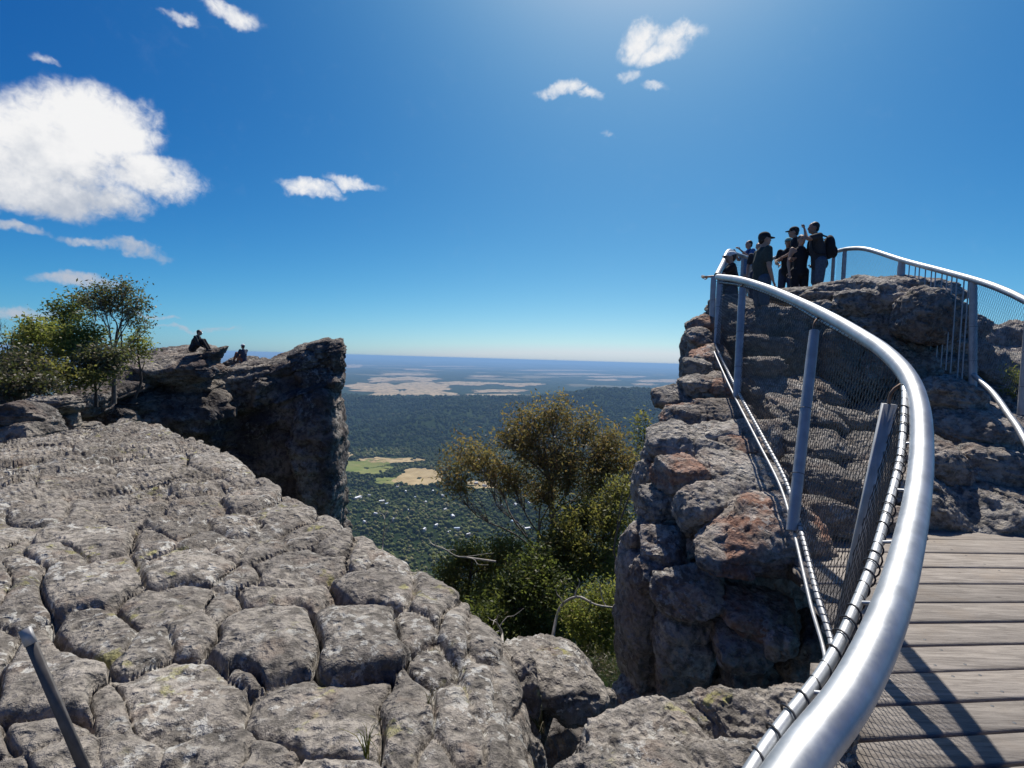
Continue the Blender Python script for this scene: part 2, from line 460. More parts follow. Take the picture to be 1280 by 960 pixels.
def field_hit(px, py):
    """where the sight line first meets the terrain"""
    d = ray(px, py)
    ts = np.geomspace(60, 60000, 1400)
    P = d[None] * ts[:, None]
    below = np.nonzero(P[:, 2] < terrain(P[:, 0], P[:, 1]))[0]
    return P[below[0]] if len(below) else P[-1]
def field(cx, cy, w, h, m, label, rag=.18, seed=0, n=72, rings=10):
    """a cleared patch of ground: an irregular outline laid on the terrain"""
    th = np.linspace(0, 2 * math.pi, n, endpoint=False)
    pts = []
    rad = 1 + rag * fbm(np.stack([np.cos(th) * 2.3 + seed, np.sin(th) * 2.3, 0 * th], -1), 1, 4, .6, seed)
    sq = (np.abs(np.cos(th)) ** 3 + np.abs(np.sin(th)) ** 3) ** (-1 / 3)
    rim = np.array([field_hit(cx + w / 2 * sq[q] * rad[q] * math.cos(th[q]), cy + h / 2 * sq[q] * rad[q] * math.sin(th[q])) for q in range(n)])
    c = rim.mean(0)
    V = [c] ; F = []
    lift = .0008 * np.linalg.norm(c[:2]) + .5
    for a in range(1, rings + 1):
        V += list(c + (rim - c) * a / rings)
    V = np.array(V); V[:, 2] = terrain(V[:, 0], V[:, 1]) + lift
    for q in range(n): F.append([0, 1 + q, 1 + (q + 1) % n, 1 + (q + 1) % n])
    for a in range(rings - 1):
        for q in range(n):
            b0 = 1 + a * n; b1 = b0 + n
            F.append([b0 + q, b1 + q, b1 + (q + 1) % n, b0 + (q + 1) % n])
    o = build('field', V, np.array(F), m)
    tag(o, label, kind='structure')
    return o
def field_mat(name, c1, c2, tree=.0, sc=.02):
    m, t, b = mat(name)
    tc = t.nodes.new('ShaderNodeTexCoord'); p = tc.outputs['Object']
    c = MIX(t, RAMP(t, NOISE(t, p, sc, 5, .6).outputs[0], .3, .7), c1, c2)
    if tree: c = MIX(t, M_(t, 'MULTIPLY', RAMP(t, NOISE(t, p, .009, 5, .8).outputs[0], .54, .58), tree), c, (.03, .04, .02))
    t.links.new(c, b.inputs['Base Color']); b.inputs['Roughness'].default_value = 1; b.inputs['Specular IOR Level'].default_value = 0
    return m
GREEN_F = field_mat('green_pasture', (.13, .165, .05), (.20, .20, .075))
TAN_F = field_mat('dry_pasture', (.30, .225, .12), (.42, .33, .19))
PAD_F = field_mat('bleached_paddock', (.30, .225, .14), (.42, .325, .21), .9, .004)
field(458, 584, 62, 17, GREEN_F, 'green pasture at the foot of the wooded range', .5, 2)
field(492, 576, 78, 6, TAN_F, 'dry grass strip along the upper edge of the green pasture', .6, 3)
field(524, 597, 58, 20, TAN_F, 'tan dry field between tree belts in the valley', .55, 4)
field(430, 569, 22, 7, TAN_F, 'small tan field beside the dark cliff edge', .5, 5)
field(600, 607, 40, 9, TAN_F, 'dry clearing glimpsed behind the gum tree', .3, 6)
field(484, 602, 30, 8, GREEN_F, 'rough green clearing below the tan field', .3, 16)
for q, (cx, cy, w, h, lab) in enumerate([
        (497, 488, 108, 20, 'broad bleached paddock dotted with trees beyond the range'),
        (478, 475.5, 36, 5.5, 'small pale paddock above the broad bleached one'),
        (522, 474, 50, 5, 'pale paddock beside the small one above the broad paddock'),
        (505, 468.5, 72, 2.6, 'thin pale strip of paddock near the horizon'),
        (585, 480, 66, 5.5, 'long pale paddock past the end of the broad one'),
        (620, 489, 66, 3.8, 'narrow bleached paddock at the foot of the far plain'),
        (612, 494.5, 78, 2.6, 'lowest narrow bleached paddock just over the ridge'),
        (650, 481.5, 58, 4.5, 'pale paddock at the middle of the far plain'),
        (605, 471, 44, 2.4, 'thin strip paddock over the long pale one'),
        (442, 458, 22, 4, 'small pale paddock next to the cliff prow'),
        (520, 462.5, 34, 2, 'hazy thin paddock under the horizon'),
        (560, 458.5, 60, 1.4, 'hazy hairline paddock under the horizon'),
        (715, 468, 80, 2.2, 'hazy thin paddock over the dark ridge'),
        (770, 471.5, 60, 2.6, 'pale strip paddock over the dark ridge'),
        (755, 475.5, 36, 2.4, 'short pale paddock over the dark ridge'),
        (822, 476.5, 50, 3.4, 'pale paddock beside the boulder stack'),
        (700, 463.5, 100, 1.4, 'faint hairline paddock at the hazy plain edge'),
        (805, 481, 30, 2.4, 'little pale paddock close over the dark ridge')]):
    field(cx, cy, w, h, PAD_F, lab, .75, 40 + q, 120)

# the forest canopy: far trees that read as one mass
def ico1():
    t = (1 + 5 ** .5) / 2
    v = np.array([[-1, t, 0], [1, t, 0], [-1, -t, 0], [1, -t, 0], [0, -1, t], [0, 1, t], [0, -1, -t], [0, 1, -t], [t, 0, -1], [t, 0, 1], [-t, 0, -1], [-t, 0, 1]], float)
    v /= np.linalg.norm(v[0])
    f = np.array([[0, 11, 5], [0, 5, 1], [0, 1, 7], [0, 7, 10], [0, 10, 11], [1, 5, 9], [5, 11, 4], [11, 10, 2], [10, 7, 6], [7, 1, 8], [3, 9, 4], [3, 4, 2], [3, 2, 6], [3, 6, 8], [3, 8, 9], [4, 9, 5], [2, 4, 11], [6, 2, 10], [8, 6, 7], [9, 8, 1]])
    return v, f
IV, IF = ico1()
FIELDS = [((458, 584), (38, 12)), ((492, 576), (44, 6)), ((524, 597), (34, 13)), ((430, 569), (14, 6)), ((600, 607), (24, 7)), ((484, 602), (18, 6))]
def forest(n, r0_, r1_, a0, a1, s0, s1, name, m, label, seed, power=2):
    g = np.random.default_rng(seed)
    u = g.random(n)
    r = (r0_ ** power + u * (r1_ ** power - r0_ ** power)) ** (1 / power)
    az = np.radians(a0 + (a1 - a0) * g.random(n))
    x, y = r * np.sin(az), r * np.cos(az)
    z = terrain(x, y)
    P = np.stack([x, y, z], -1)
    qx, qy, d = to_px(P)
    keep = np.ones(n, bool)
    for (c, h) in FIELDS:
        keep &= (((qx - c[0]) / h[0]) ** 2 + ((qy - c[1]) / h[1]) ** 2 > .8) | (g.random(n) < .02)
    town = (np.abs(r - 1350) < 420)
    keep &= ~(town & (g.random(n) < .3))
    P = P[keep]; r = r[keep]; n = len(P)
    s = (s0 + (s1 - s0) * (r - r0_) / (r1_ - r0_)) * (.55 + .9 * g.random(n) ** 1.5)
    jit = 1 + .45 * (g.random((n, 12, 1)) - .5)
    sc = np.stack([s, s, s * (.75 + .6 * g.random(n))], -1)
    V = IV[None] * jit * sc[:, None] + P[:, None] + np.stack([0 * s, 0 * s, sc[:, 2] * .6], -1)[:, None]
    F = IF[None] + (np.arange(n) * 12)[:, None, None]
    o = build(name, V.reshape(-1, 3), F.reshape(-1, 3), m, smooth=True)
    tag(o, label, kind='stuff')
def canopy_mat(name, c1, c2, c3):
    m, t, b = mat(name)
    gm = t.nodes.new('ShaderNodeNewGeometry'); r = gm.outputs['Random Per Island']
    tc = t.nodes.new('ShaderNodeTexCoord')
    n = NOISE(t, tc.outputs['Object'], .35, 4, .7).outputs[0]
    big = NOISE(t, tc.outputs['Object'], .004, 3, .5).outputs[0]
    c = MIX(t, r, c1, c2)
    c = MIX(t, RAMP(t, M_(t, 'FRACT', M_(t, 'MULTIPLY', r, 9.3)), .84, .88), c, c3)
    c = MIX(t, RAMP(t, n, .4, .6), MIX(t, .6, c, (.008, .014, .006)), c)  # shade of gaps in the crowns, painted as dark flecks
    c = MIX(t, M_(t, 'MULTIPLY', RAMP(t, big, .42, .58), .6), c, (.014, .026, .012))  # broad dark patches: cloud shadow put into the canopy colour
    t.links.new(c, b.inputs['Base Color']); b.inputs['Roughness'].default_value = 1; b.inputs['Specular IOR Level'].default_value = 0
    return m
CAN = canopy_mat('canopy', (.090, .115, .042), (.185, .195, .075), (.24, .22, .11))
CAN2 = canopy_mat('far_canopy', (.030, .050, .022), (.062, .080, .034), (.08, .085, .042))
forest(30000, 420, 2400, -30, 27, 3.6, 6.2, 'valley_forest', CAN, 'dense green gum forest filling the valley around the houses', 5, 1.7)
forest(22000, 2300, 5000, -27, 25, 7.5, 13, 'range_forest', CAN2, 'dark blue green forest covering the low range', 6)
forest(2500, 35, 420, -30, 30, 1.4, 3.4, 'hillside_scrub', CAN, 'green scrub on the steep slope below the lookout', 8, 1.3)

# town houses in the valley
HW = [simple('house_wall_cream', (.55, .52, .46), .8), simple('house_wall_brown', (.30, .24, .20), .8)]
HR = [simple('house_roof_white', (.75, .76, .78), .5), simple('house_roof_grey', (.42, .43, .45), .5), simple('house_roof_blue', (.35, .45, .58), .5)]
GL = simple('window_glass_dark', (.03, .04, .05), .15)
HPX = [(447, 624, 2.2), (438, 621, 1.2), (462, 622, 1), (477, 629, 1.3), (483, 633, .9), (497, 611, .9), (507, 617, .8), (470, 645, 1), (492, 652, .8),
       (456, 656, .9), (520, 624, .9), (532, 631, 1), (541, 616, .8), (553, 622, .9), (556, 640, 1.1), (566, 648, 1.3), (571, 664, 1.2), (561, 668, 1), (545, 660, .9),
       (595, 606, 1), (606, 609, 1.4), (614, 605, 1), (628, 634, 1.1), (645, 634, 1.8), (655, 638, 1.4), (662, 632, 1.2), (651, 660, 1.9), (659, 664, 1.3), (640, 655, .9),
       (585, 672, 1), (530, 665, .9), (512, 640, .8), (700, 640, 1), (745, 618, 1), (575, 628, .8)]
for q, (x, y, s) in enumerate(HPX):
    P = field_hit(x, y); P[2] = terrain(P[0], P[1]) + 3.2
    hd = empty('house', P)
    a = rng.random() * 3.14; rot = np.array([[math.cos(a), -math.sin(a), 0], [math.sin(a), math.cos(a), 0], [0, 0, 1]])
    L, Wd, H = 5.6 * s, 3.9 * s ** .6, 3.0
    wb = MB().box(P + np.array([0, 0, H / 2 - 2]), (L, Wd, H / 2 + 2), rot)
    wb.build('wall', HW[q % 2], hd, False)
    rv = np.array([[-1.06, -1.15, 0], [1.06, -1.15, 0], [1.06, 1.15, 0], [-1.06, 1.15, 0], [-1.06, 0, 1], [1.06, 0, 1]]) * (L, Wd, 2.6) + (0, 0, H)
    MB().add(rv @ rot.T + P, [[0, 1, 5, 4], [2, 3, 4, 5], [0, 4, 3, 3], [1, 2, 5, 5], [0, 3, 2, 1]]).build('roof', HR[(0, 0, 1, 0, 2, 1)[q % 6]], hd, False)
    for wx in (-.5, .5):
        MB().box(P + rot @ np.array([wx * L, -Wd - .03, 1.7]), (1.0, .05, .7), rot).build('window', GL, hd, False)
    tag(hd, 'small pale roofed house among the valley trees', 'house', 'houses of the town in the valley')

# ------------------------------------------------------------------ rocks
def cube_sphere(n):
    V = []; F = []; base = 0
    a = np.tan(np.linspace(-1, 1, n + 1) * math.pi / 4)
    u, v = np.meshgrid(a, a, indexing='ij'); o = np.ones_like(u)
    for s in ((o, u, v), (-o, v, u), (v, o, u), (u, -o, v), (u, v, o), (v, u, -o)):
        p = np.stack(s, -1).reshape(-1, 3)
        V.append(p / np.linalg.norm(p, axis=1)[:, None])
        i, j = np.meshgrid(np.arange(n), np.arange(n), indexing='ij')
        q = i * (n + 1) + j
        F.append(np.stack([q, q + n + 1, q + n + 2, q + 1], -1).reshape(-1, 4) + base)
        base += (n + 1) ** 2
    V = np.vstack(V); F = np.vstack(F)
    key = np.round(V * 1e5).astype(np.int64)
    _, idx, inv = np.unique(key, axis=0, return_index=True, return_inverse=True)
    inv = np.asarray(inv).ravel()
    return V[idx], inv[F]
CS = {}
def rotm(yaw, tilt, pitch):
    cy, sy = math.cos(yaw), math.sin(yaw); ct, st = math.cos(tilt), math.sin(tilt); cp, sp = math.cos(pitch), math.sin(pitch)
    Rz = np.array([[cy, -sy, 0], [sy, cy, 0], [0, 0, 1]])
    Ry = np.array([[ct, 0, st], [0, 1, 0], [-st, 0, ct]])
    Rx = np.array([[1, 0, 0], [0, cp, -sp], [0, sp, cp]])
    return Ry @ Rx @ Rz
def boulder_geo(half, seed, n=22, kk=3.2, rough=.10, strata=.05, under=.0, bed=5.0, flat=0.):
    if n not in CS: CS[n] = cube_sphere(n)
    D, F = CS[n]
    half = np.asarray(half, float)
    p = D / ((np.abs(D) ** kk).sum(1) ** (1 / kk))[:, None]
    q = p * half + seed * 7.31
    sz = float(half.min() * half.max()) ** .5
    low = fbm(q, .75 / sz, 3, .5, seed)
    mid = fbm(q, 2.6 / sz, 4, .55, seed + 5)
    # cut-off corners: a few random planes trim the block so that it looks broken, not inflated
    g = np.random.default_rng(seed)
    for c in range(9):
        nrm = g.normal(size=3); nrm /= np.linalg.norm(nrm)
        lim = .72 + .30 * g.random()
        ex = p @ nrm - lim
        p = p - np.where(ex > 0, ex * .85, 0)[:, None] * nrm
    p = p * (1 + rough * 1.6 * low + rough * .8 * mid)[:, None]
    # bedding: shallow notches at uneven heights
    zz = p[:, 2] * half[2] + .12 * sz * low
    b1 = fbm(np.stack([zz * bed / sz * .5, 0 * zz + seed, .25 * q[:, 0] / sz], -1), 1.0, 3, .6, seed + 9)
    notch = -np.clip(np.abs(b1) * -6 + .9, 0, 1)
    p[:, :2] *= (1 + strata * (b1 * .8 + notch))[:, None]
    if under: p[:, :2] *= (1 - under * np.clip(-p[:, 2] + .1, 0, 2))[:, None]
    if flat: p[:, 2] = np.where(p[:, 2] > 0, p[:, 2] * (1 - flat * .5 * np.clip(p[:, 2], 0, 1)), p[:, 2])
    fine = fbm(q, 9 / sz, 3, .6, seed + 2)
    cr = fbm(q, 1.7 / sz, 3, .5, seed + 13, True)
    crack = np.clip((cr - .55) / .45, 0, 1)
    dd = D / half; dd /= np.linalg.norm(dd, axis=1)[:, None]
    return p * half + dd * (fine * .06 * sz - crack ** 2 * .09 * sz)[:, None], F
BID = [100]
def boulder(parent, px, py, w, h, d, m, thick=.8, tilt=0, yaw=None, pitch=0, n=22, kk=3.2, rough=.10, strata=.05, under=.15, name='rock_block', bed=5.0, label=None, seed=None, back=.55):
    """one block: its outline w x h pixels about (px, py), its front d metres deep"""
    BID[0] += 1
    sd = BID[0] if seed is None else seed
    g = np.random.default_rng(sd)
    sx, sz = w / 2 * d / FPX, h / 2 * d / FPX
    sy = thick * math.sqrt(sx * max(sx, sz))
    c = at(px, py, d + sy * back)
    V, F = boulder_geo((sx * 1.06, sy, sz * 1.06), sd, n, kk, rough, strata, under, bed)
    yw = R(g.uniform(-14, 14)) if yaw is None else R(yaw)
    V = V @ rotm(yw, R(tilt) - ROLL * 0, R(pitch)).T + c
    o = build(name, V, F, m, parent)
    if label: o['label'] = label
    return o

# ---- the broad slab in front
SLAB_Z = -1.5
SIL = [(642, 1010), (640, 950), (634, 890), (624, 830), (604, 785), (575, 748), (535, 718), (495, 696), (462, 678), (425, 655), (385, 635), (345, 616), (310, 592), (275, 570), (235, 552)]
E = np.array([on_z(x, y, SLAB_Z - .1) for x, y in SIL])
E[:, 0] -= .16
ey, ex = E[:, 1], E[:, 0]
def x_edge(y): return np.interp(y, ey, ex)
CR = np.array([on_z(x, y, SLAB_Z) for x, y in [(-120, 572), (0, 559), (75, 546), (150, 532), (190, 538), (230, 549)]])
def y_crest(x): return np.interp(x, CR[:, 0], CR[:, 1], left=CR[0, 1], right=CR[-1, 1])
nrow, nin, narc, nwall = 470, 430, 26, 64
yr = np.geomspace(.5, 12.5, nrow)
xe = x_edge(yr)
ui = np.linspace(0, 1, nin)
xl = np.minimum(-1.5 * yr - .9, xe - 1.2)
Xi = xl[:, None] + (xe - xl)[:, None] * ui[None] ** .92
Yi = np.repeat(yr[:, None], nin, 1)
RAD = .30
th = np.linspace(0, math.pi / 2, narc + 1)[1:]
Xa = xe[:, None] + RAD * np.sin(th)[None]
dz = RAD * (1 - np.cos(th))
wl = np.geomspace(.03, 5.0, nwall)
Xw = xe[:, None] + RAD + wl[None] * .10
Xg = np.hstack([Xi, Xa, Xw])
Yg = np.repeat(yr[:, None], Xg.shape[1], 1)
Zd = np.concatenate([np.zeros(nin), dz, RAD + wl])
pg = np.stack([Xg, Yg, 0 * Xg], -1)
Zg = SLAB_Z + .10 * fbm(pg, .45, 3, .5, 11) + .07 * fbm(pg, 1.2, 2, .5, 14) - Zd[None] + .02 * np.clip(-Xg - .5 * Yg, 0, 6)
over = np.clip(Yg - y_crest(Xg), 0, None)
Zg = Zg - over * 2.2 - np.clip(Yg - 10.2, 0, None) * 2
Pg = np.stack([Xg, Yg, Zg], -1)
du = np.gradient(Pg, axis=1); dv = np.gradient(Pg, axis=0)
Ng = np.cross(du, dv); Ng /= np.linalg.norm(Ng, axis=-1)[..., None] + 1e-9
# joints: block centres read off the photograph (centre, half axes, tilt in px), projected on this surface
CELLS = [(242, 636, 36, 13, -6, 1), (222, 661, 42, 15, 5, 1), (193, 676, 28, 14, 12, 1), (257, 674, 33, 11, -10, 1), (243, 704, 52, 22, -3, 1), (290, 686, 26, 13, 0, 1),
         (296, 655, 32, 15, -8, 1), (345, 640, 42, 20, -15, 1), (311, 620, 36, 15, -8, 1), (277, 583, 32, 13, 12, 1), (255, 557, 35, 9, 5, .8), (243, 601, 30, 18, 0, 1), (262, 615, 15, 7, 0, .8),
         (390, 660, 42, 13, -20, 1), (368, 706, 60, 22, -10, 1.1), (325, 687, 28, 12, -20, 1), (298, 718, 28, 13, -15, 1), (447, 690, 17, 24, 10, 1), (415, 678, 30, 15, -25, 1),
         (205, 752, 50, 22, -8, 1.2), (246, 784, 27, 25, -30, 1.1), (105, 730, 60, 26, -5, 1), (110, 670, 70, 19, -12, .8), (118, 798, 46, 27, -5, 1.1), (20, 728, 28, 50, 0, .9), (60, 692, 40, 14, -5, .8),
         (182, 813, 40, 17, -35, 1.1), (335, 800, 70, 40, -10, 1.35), (345, 740, 58, 14, 4, .9), (282, 752, 26, 13, -30, 1), (445, 788, 60, 42, -4, 1.35), (481, 732, 52, 28, 5, 1.1),
         (540, 745, 36, 34, 25, 1.1), (514, 782, 26, 22, 10, 1), (485, 700, 26, 11, 8, .9), (566, 790, 24, 42, 12, 1.1), (545, 825, 28, 28, 30, 1.1), (606, 800, 20, 34, -12, 1),
         (416, 896, 76, 50, 0, 1.35), (512, 902, 36, 52, 8, 1.2), (220, 868, 74, 50, -6, 1.25), (265, 940, 55, 24, 0, 1), (142, 890, 24, 36, -10, .9), (55, 850, 72, 54, -5, .9), (40, 914, 55, 22, -6, .9),
         (160, 935, 34, 26, 0, .9), (335, 950, 36, 22, 0, 1), (603, 858, 22, 40, -8, .9), (576, 905, 26, 52, -6, 1), (548, 950, 26, 40, 0, .9), (622, 905, 14, 60, -4, .8), (640, 850, 14, 40, 0, .8), (660, 930, 14, 70, 0, .8),
         (90, 950, 40, 22, -5, .8), (420, 975, 70, 26, 0, 1), (310, 845, 20, 9, 20, .9), (150, 620, 60, 15, -14, .55), (190, 605, 40, 9, -14, .5)]
g = np.random.default_rng(3)
for yy in np.arange(538, 668, 13.5):                    # finer bedding pieces over the back of the slab
    for xx in np.arange(-130, 262, 62):
        x, y = xx + g.uniform(-24, 24), yy + g.uniform(-5, 5)
        if x > 215 - (y - 560) * .45 and y > 565: continue
        if any(((x - c[0]) / c[2]) ** 2 + ((y - c[1]) / c[3]) ** 2 < 1.3 for c in CELLS): continue
        CELLS.append((x, y, g.uniform(30, 60), g.uniform(7, 12), g.uniform(-20, -8), g.uniform(.5, 1.0)))
for yy in np.arange(680, 1150, 62):                     # and outside the frame
    for xx in np.arange(-330, -20, 100):
        CELLS.append((xx + g.uniform(-20, 20), yy + g.uniform(-15, 15), g.uniform(45, 65), g.uniform(24, 34), g.uniform(-15, 0), .9))
for xx in np.arange(0, 660, 110):
    for yy in (1020, 1110, 1240): CELLS.append((xx + g.uniform(-20, 20), yy, 62, 48, g.uniform(-10, 10), 1))
for yy in (760, 860, 960, 1080): CELLS.append((700 + g.uniform(-10, 10), yy, 30, 55, 0, .8))
CA = np.array(CELLS)
ppx, ppy, pd = to_px(Pg.reshape(-1, 3))
pd = np.maximum(pd, .2)
wq = Pg.reshape(-1, 3)
nz1 = fbm(np.stack([ppx / 60, ppy / 38, 0 * ppx], -1), 1, 2, .45, 51); nz2 = fbm(np.stack([ppx / 60, ppy / 38, 0 * ppx + 9], -1), 1, 2, .45, 52)
wx_, wy_ = ppx + 11 * nz1, ppy + 7 * nz2
d1 = np.full(len(ppx), 1e9); d2 = d1.copy(); i1 = np.zeros(len(ppx), int); i2 = i1.copy()
for q, (cx, cy, a, b, ang, hh) in enumerate(CELLS):
    ca, sa = math.cos(R(ang)), math.sin(R(ang))
    u = ((wx_ - cx) * ca + (wy_ - cy) * sa) / a; v = (-(wx_ - cx) * sa + (wy_ - cy) * ca) / b
    d = (np.abs(u) ** 2.6 + np.abs(v) ** 2.6) ** (1 / 2.6)
    nb = d < d1
    d2 = np.where(nb, d1, np.minimum(d2, d)); i2 = np.where(nb, i1, np.where(d <= d2, q, i2))
    i1 = np.where(nb, q, i1); d1 = np.minimum(d1, d)
gm = np.sqrt(CA[:, 2] * CA[:, 3])
db = (d2 - d1) * .5 * np.minimum(gm[i1], gm[i2])          # px to the joint
gs = gm[i1]; hc = np.minimum(CA[i1, 5], CA[i2, 5] + .25)
Hw = np.clip(.25 * gs * pd / FPX, .022, .098) * hc * (1 - .5 * sstep(700, 600, ppy) * sstep(330, 200, ppx))
gapn = 1 + 1.1 * fbm(np.stack([ppx / 45, ppy / 45, 0 * ppx], -1), 1, 3, .5, 77)
gap = np.clip(gapn, 0, 3) * (hc > .7) * 1.0
t = np.clip((db - gap) / (.20 * gs), 0, None)
JT = np.random.default_rng(44).uniform(.55, 1.2, (len(CELLS), len(CELLS)))
js = JT[np.minimum(i1, i2), np.maximum(i1, i2)]                # how far each joint has opened
pw = np.random.default_rng(45).uniform(2.6, 5.5, len(CELLS))
sr = np.clip(2 * d1 / (d1 + d2), 0, 1)
prof = np.sqrt(np.clip(1 - sr ** pw[i1], 0, 1))                # domed blocks with tight joints
g = np.random.default_rng(12)
lift = g.uniform(-.45, .45, len(CELLS)); tl = g.uniform(.0, .6, len(CELLS)); tx = g.uniform(-.35, .35, len(CELLS))
inner = np.clip(t / .3, 0, 1)
tilt_ = ((ppy - CA[i1, 1]) / CA[i1, 3] * tl[i1] + (ppx - CA[i1, 0]) / CA[i1, 2] * tx[i1]) * .30 * np.clip(1.5 - d1, 0, 1)
ang_ = np.radians(CA[i1, 4])
vv = np.clip((-(wx_ - CA[i1, 0]) * np.sin(ang_) + (wy_ - CA[i1, 1]) * np.cos(ang_)) / CA[i1, 3], -1.25, 1.25)
ts = g.uniform(-.1, .75, len(CELLS))
shing = ts[i1] * (.5 + .5 * vv) * np.sqrt(np.clip(t / .35, 0, 1))          # blocks stand up towards their lower edge
prof = 1.0 - (1.0 - prof) * js
disp = Hw * (prof * 1.15 + shing + np.clip(t / .12, 0, 1) * (lift[i1] * .75 + tilt_ * .5)) - Hw * 1.05
dg = disp.reshape(nrow, -1)
for _ in range(1):
    dg = (np.roll(dg, 1, 0) + np.roll(dg, -1, 0) + np.roll(dg, 1, 1) + np.roll(dg, -1, 1) + 2 * dg) / 6
disp = dg.ravel()
gw = np.clip(1.9 + 2.4 * (gapn - 1), .8, 4.5)
disp = disp - 1.25 * Hw * np.clip(js * 1.3 - .4, .1, 1) * np.exp(-(db / gw) ** 2)
# surface grain: bedding ripples running up to the right, pits and small cracks
th_ = R(42)
along = wq[:, 0] * math.cos(th_) + wq[:, 1] * math.sin(th_); across = -wq[:, 0] * math.sin(th_) + wq[:, 1] * math.cos(th_)
bedw = np.stack([along * 1.3, across * 7.5, wq[:, 2] * 7.5], -1)
back = sstep(700, 590, ppy) * (ppx < 330)
phase = -across * 3.1 + 1.5 * fbm(wq, .55, 3, .5, 71) + .5 * fbm(wq, 2.2, 2, .5, 72)
saw = phase - np.floor(phase)
saw = np.where(saw < .9, saw / .9, (1 - saw) / .1)              # thin beds: each rises to its front edge and breaks off
samp = np.clip(.5 + 1.6 * fbm(wq, .9, 3, .5, 73), 0, 1)
phase2 = -across * 8.3 + 1.6 * fbm(wq, .9, 3, .5, 74); saw2 = phase2 - np.floor(phase2)
saw2 = np.where(saw2 < .85, saw2 / .85, (1 - saw2) / .15)
strat = saw * samp * .075 + saw2 * np.clip(.4 + 1.8 * fbm(wq, 1.4, 2, .5, 75), 0, 1) * .026
rip = fbm(bedw, 1.0, 4, .55, 61)
crk = np.clip((fbm(bedw * .55 + 3, 1.0, 4, .5, 64, True) - .50) / .5, 0, 1)
disp = disp + strat * (.10 + .90 * sstep(740, 620, ppy) * sstep(360, 230, ppx + .35 * (ppy - 540)))
disp = disp + rip * (.010 + .022 * back) - crk ** 1.3 * (.02 + .13 * back)
disp = disp + fbm(wq, 3.2, 3, .5, 62) * .028 + fbm(wq, 12, 4, .62, 63) * .015 * np.clip(t / .3, .15, 1)
crk2 = np.clip((fbm(wq, 2.4, 4, .5, 66, True) - .62) / .38, 0, 1)
disp = disp - crk2 ** 2 * .035
Pd = (Pg.reshape(-1, 3) + Ng.reshape(-1, 3) * disp[:, None])
ncol = Xg.shape[1]
i, j = np.meshgrid(np.arange(nrow - 1), np.arange(ncol - 1), indexing='ij')
SF = np.stack([i * ncol + j, i * ncol + j + 1, (i + 1) * ncol + j + 1, (i + 1) * ncol + j], -1).reshape(-1, 4)
slab = empty('rock_slab', (0, 0, 0))
slab.location = (-2.2, 3.0, SLAB_Z - .3)
tag(slab, 'broad jointed grey sandstone slab with lichen, sloping to the chasm edge', 'rock')
fc = i1[SF[:, 0]]
for q in np.unique(fc):
    f = SF[fc == q]
    u, inv = np.unique(f, return_inverse=True)
    if len(u) < 30: continue
    build('rock_block', Pd[u], np.asarray(inv).reshape(-1, 4), ROCK, slab)

# ---- rocks between the slab and the boardwalk
def group(name, px, py, d, label):
    o = empty(name, at(px, py, d)); tag(o, label, 'rock'); return o
bank = group('boulder', 830, 960, 2.6, 'grey rounded boulders beneath the curved handrail at the chasm edge')
for (x, y, w, h, d, th_, tl_) in [(800, 968, 190, 150, 1.95, .9, -6), (872, 945, 150, 135, 2.15, .8, 4), (935, 925, 150, 120, 2.1, .8, -2), (1000, 915, 130, 110, 2.1, .8, 0), (735, 1005, 110, 120, 1.8, .7, -22), (840, 1020, 260, 120, 1.55, .7, 0), (960, 1010, 240, 120, 1.6, .7, 0)]:
    boulder(bank, x, y, w, h, d, ROCK, th_, tl_, n=56, kk=2.7, rough=.07, strata=.03, under=0)
cave = group('overhang_rock', 690, 900, 3.2, 'dark hollowed boulder overhanging the chasm beside the slab')
for (x, y, w, h, d, th_, tl_, kk_) in [(688, 846, 148, 66, 3.05, 1.0, 12, 2.8), (645, 905, 56, 170, 2.75, .8, 4, 4), (676, 900, 16, 110, 3.1, 1.2, 14, 3), (655, 962, 55, 90, 2.45, .8, -10, 2.6), (738, 872, 34, 60, 3.5, .9, -10, 3), (752, 905, 34, 44, 3.3, .9, 0, 3), (742, 935, 40, 40, 3.1, .9, 0, 3), (756, 878, 26, 30, 3.9, .9, 0, 3)]:
    boulder(cave, x, y, w, h, d, ROCK, th_, tl_, n=40, kk=kk_, rough=.10, strata=.05, under=.1)
boulder(cave, 705, 985, 170, 240, 4.6, ROCK_L, .6, 0, n=30, kk=5, name='rock_core')  # darker rock at the back paints the shade inside the hollow

